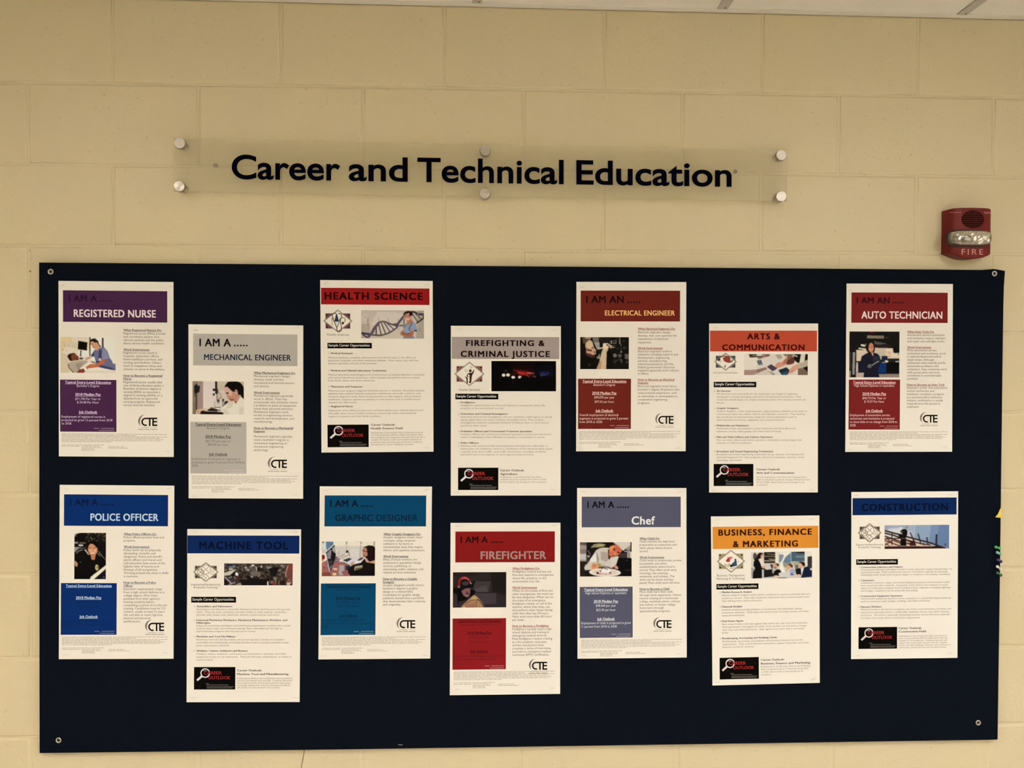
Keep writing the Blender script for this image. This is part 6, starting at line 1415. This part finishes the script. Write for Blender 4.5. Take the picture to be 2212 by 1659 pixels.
part('strobe_bezel', loft([capsule(40, lw + .0025, lh + .0022, YA + .006, dz=-.0008), capsule(40, lw + .0022, lh + .002, YA - .0012, dz=-.0008), capsule(40, lw + .0005, lh + .0008, YA - .0022, dz=-.0008)]), mat('strobe_bezel', (.03, .012, .01), .4), alarm, True)
M_refl = mat('strobe_reflector', (.42, .40, .36), .22, 1.0)
refl = []
nx_, nz_ = 18, 6
V = []; Fc = []
for i in range(nx_ + 1):
    for j in range(nz_ + 1):
        u = -1 + 2 * i / nx_; v = -1 + 2 * j / nz_
        fac = rnd.uniform(-.0007, .0007)
        V.append((lc.x + u * lw * .93, YA - .0025 - .0048 * (u * u * .8 + v * v * .5) + fac, lc.z + v * lh * .86 * (1 - .25 * u ** 4)))
for i in range(nx_):
    for j in range(nz_):
        a = i * (nz_ + 1) + j
        Fc.append((a, a + nz_ + 1, a + nz_ + 2, a + 1))
part('reflector', (V, Fc), M_refl, alarm)
part('flash_tube', join_vf([tube_vf([(lc.x - .016, YA - .010, lc.z - .003), (lc.x - .004, YA - .0105, lc.z - .004)], .0042, 10)]), mat('flash_tube', (.85, .85, .9), .15, 0, .8), alarm, True)
part('tube_holder', box_vf(lc.x - .003, lc.x + .001, YA - .009, YA - .004, lc.z - .004, lc.z + .005), mat('strobe_bezel', (.03, .012, .01), .4), alarm)
gm = bpy.data.materials.new('clear_lens'); gm.use_nodes = True
N = gm.node_tree.nodes; L = gm.node_tree.links
N.remove(N['Principled BSDF'])
t1 = N.new('ShaderNodeBsdfTransparent'); t1.inputs[0].default_value = (.95, .95, .93, 1)
g1 = N.new('ShaderNodeBsdfGlossy'); g1.inputs['Roughness'].default_value = .06
fr = N.new('ShaderNodeLayerWeight'); fr.inputs[0].default_value = .35
mx = N.new('ShaderNodeMixShader')
L.new(fr.outputs['Facing'], mx.inputs[0]); L.new(t1.outputs[0], mx.inputs[1]); L.new(g1.outputs[0], mx.inputs[2]); L.new(mx.outputs[0], N['Material Output'].inputs[0])
part('strobe_lens', loft([capsule(48, lw, lh, YA - .001), capsule(48, lw * .995, lh * .99, YA - .008), capsule(48, lw * .96, lh * .92, YA - .0125), capsule(48, lw * .86, lh * .75, YA - .0155), capsule(48, lw * .6, lh * .45, YA - .017)]), gm, alarm, True)


def on_cover(px, py):
    p = ray_to(px, py, YA)
    for _ in range(12):
        q = ray_to(px, py, yc(p.x)); p = Vector(((p.x + q.x) / 2, q.y, q.z))
    return p


def flat_text(text, x0, x1, yb, cap, m, name, bold=.02, bars=None):
    g = line_geo(text, cap, 4, bold, .20 if name == 'alarm_lettering' else 0.02)
    Vv, T, w = g
    W = []
    for a in Vv:
        p = on_cover(x0 + a[0] * (x1 - x0) / w, yb - a[1])
        W.append((p.x, yc(p.x) - .0005 - .00003 * a[2], p.z))
    part(name, (W, [tuple(int(q) for q in tri) for tri in T]), m, alarm)


M_pink = mat('alarm_print', (.60, .32, .29), .6, 0, .1)
flat_text('FIRE', 2077, 2123.5, 550, 11.8, M_pink, 'alarm_lettering', .004)
flat_text('Simplex', 2125.5, 2141.5, 461.5, 4.2, M_pink, 'maker_lettering')
lv = []
for a, b in ((2051, 2057), (2058, 2064), (2065, 2071), (2072, 2076)):
    p, q = on_cover(a, 458.6), on_cover(b, 459.6)
    lv.append([(p.x, yc(p.x) - .0005, p.z), (p.x, yc(p.x) - .0005, q.z), (q.x, yc(q.x) - .0005, q.z), (q.x, yc(q.x) - .0005, p.z)])
part('small_print', ([v for l in lv for v in l], [tuple(range(4 * i, 4 * i + 4)) for i in range(4)]), mat('alarm_print_dim', (.42, .16, .15), .6), alarm)
bpy.data.objects.remove(_to); bpy.data.curves.remove(_tc)

# ------------------------------------------------------------------ small things on and around the board
# push pins along the right-hand edge
pins = [((2151.5, 1182), (2159, 1184), (.07, .42, .14), 'bright green push pin topmost of the row on the right board edge', 'bright green'),
        ((2154.5, 1193.5), (2160.5, 1196), (.22, .62, .50), 'pale turquoise push pin second from the top on the right board edge', ''),
        ((2155.5, 1209), (2162, 1213), (.03, .025, .16), 'dark navy blue push pin between the turquoise and white ones', ''),
        ((2154.5, 1224), (2161.5, 1230), (.80, .80, .78), 'white push pin on the right edge of the board', ''),
        ((2155, 1237.5), (2162, 1242.5), (.02, .12, .05), 'dark green push pin lowest on the right edge of the board', '')]
for (hx, hy), (tx_, ty_), colr, lab, _ in pins:
    Hd = ray_to(hx, hy, YB - .012); Tp = ray_to(tx_, ty_, YB - .0005)
    ax = (Hd - Tp); Ln = ax.length; ax.normalize()
    root = bpy.data.objects.new('push_pin', None); COL.objects.link(root); root.location = Tp
    tag(root, lab, 'push pin', 'push pins on the right edge of the board')
    m = mat('pin_plastic', colr, .3)
    part('pin_head', lathe_vf([(.0028, 0), (.0042, .0006), (.0042, .0014), (.0022, .0028), (.0019, Ln * .62), (.0026, Ln * .8), (.0036, Ln * .9), (.0036, Ln + .001), (.0026, Ln + .0016)], 14, Tp, ax), m, root, True)
    part('needle', lathe_vf([(.0005, 0), (.0005, .006), (.0001, .009)], 6, Tp, -ax), M_steel2, root)

# yellow scrap of paper folded round the edge
pts = [ray_to(2150, 1117.5, YB - .0008), ray_to(2163, 1118.5, YB - .0012), ray_to(2164.5, 1098, YB - .0012), ray_to(2161, 1098.5, YB - .001), ray_to(2156, 1110, YB - .0008)]
V = [tuple(p) for p in pts] + [(p.x, p.y + .0004, p.z) for p in pts]
n = len(pts)
Fc = [tuple(range(n)), tuple(range(n, 2 * n))[::-1]] + [(i, i + n, (i + 1) % n + n, (i + 1) % n) for i in range(n)]
o = mesh_obj('paper_scrap', V, Fc, mat('yellow_paper', (.72, .58, .10), .7), origin=pts[0])
tag(o, 'small yellow paper triangle poking out at the right edge of the board', 'paper scrap')

# stray staple near the bottom edge
c = ray_to(865, 1608.5, YB)
a = Vector((1, 0, -.06)).normalized()
p0 = c - a * .0055; p1 = c + a * .0050
o = mesh_obj('loose_staple', *tube_vf([p0 + Vector((0, .003, 0)), p0 + Vector((0, -.0006, 0)), p1 + Vector((0, -.0012, 0)), p1 + Vector((0, .003, 0))], .0005, 6), mat('bright_staple', (.85, .84, .80), .35, .7), smooth=True, origin=c)
tag(o, 'bright empty staple stuck in bare fabric near the bottom edge of the board', 'staple')

# thin cord hanging below the board
P_ = [ray_to(657.5, 1616, -.004), ray_to(657, 1624, -.0012), ray_to(655, 1636, -.001), ray_to(652.5, 1648, -.001), ray_to(650, 1665, -.001), ray_to(645, 1690, -.001)]
o = mesh_obj('hanging_cord', *tube_vf(P_, .0008, 6), mat('brown_cord', (.10, .06, .025), .8), smooth=True, origin=P_[0])
tag(o, 'thin brown cord hanging down the wall from behind the bottom edge of the board', 'cord')

# small pits and specks in the painted block
M_pit = mat('paint_pit', (.30, .23, .12), .8)
for px, py, r in ((805.5, 207, .0016), (458, 115, .0013), (412, 457, .002), (169, 438, .002), (420, 418, .0022), (927, 172, .0015), (1299, 36, .002), (65, 586, .0028),
                  (2124.5, 1613.5, .0018), (1743, 1630, .0014), (684, 147, .0012), (64, 541, .0016), (1640, 145, .0013), (179, 160, .0016), (1222, 35, .001), (36, 837, .001), (2201, 880, .0014)):
    c = ray_to(px, py, 0)
    part('paint_pit', lathe_vf([(r, 0), (r * .9, .0002)], 10, (c.x, .0004, c.z), (0, -1, 0)), M_pit, wall)
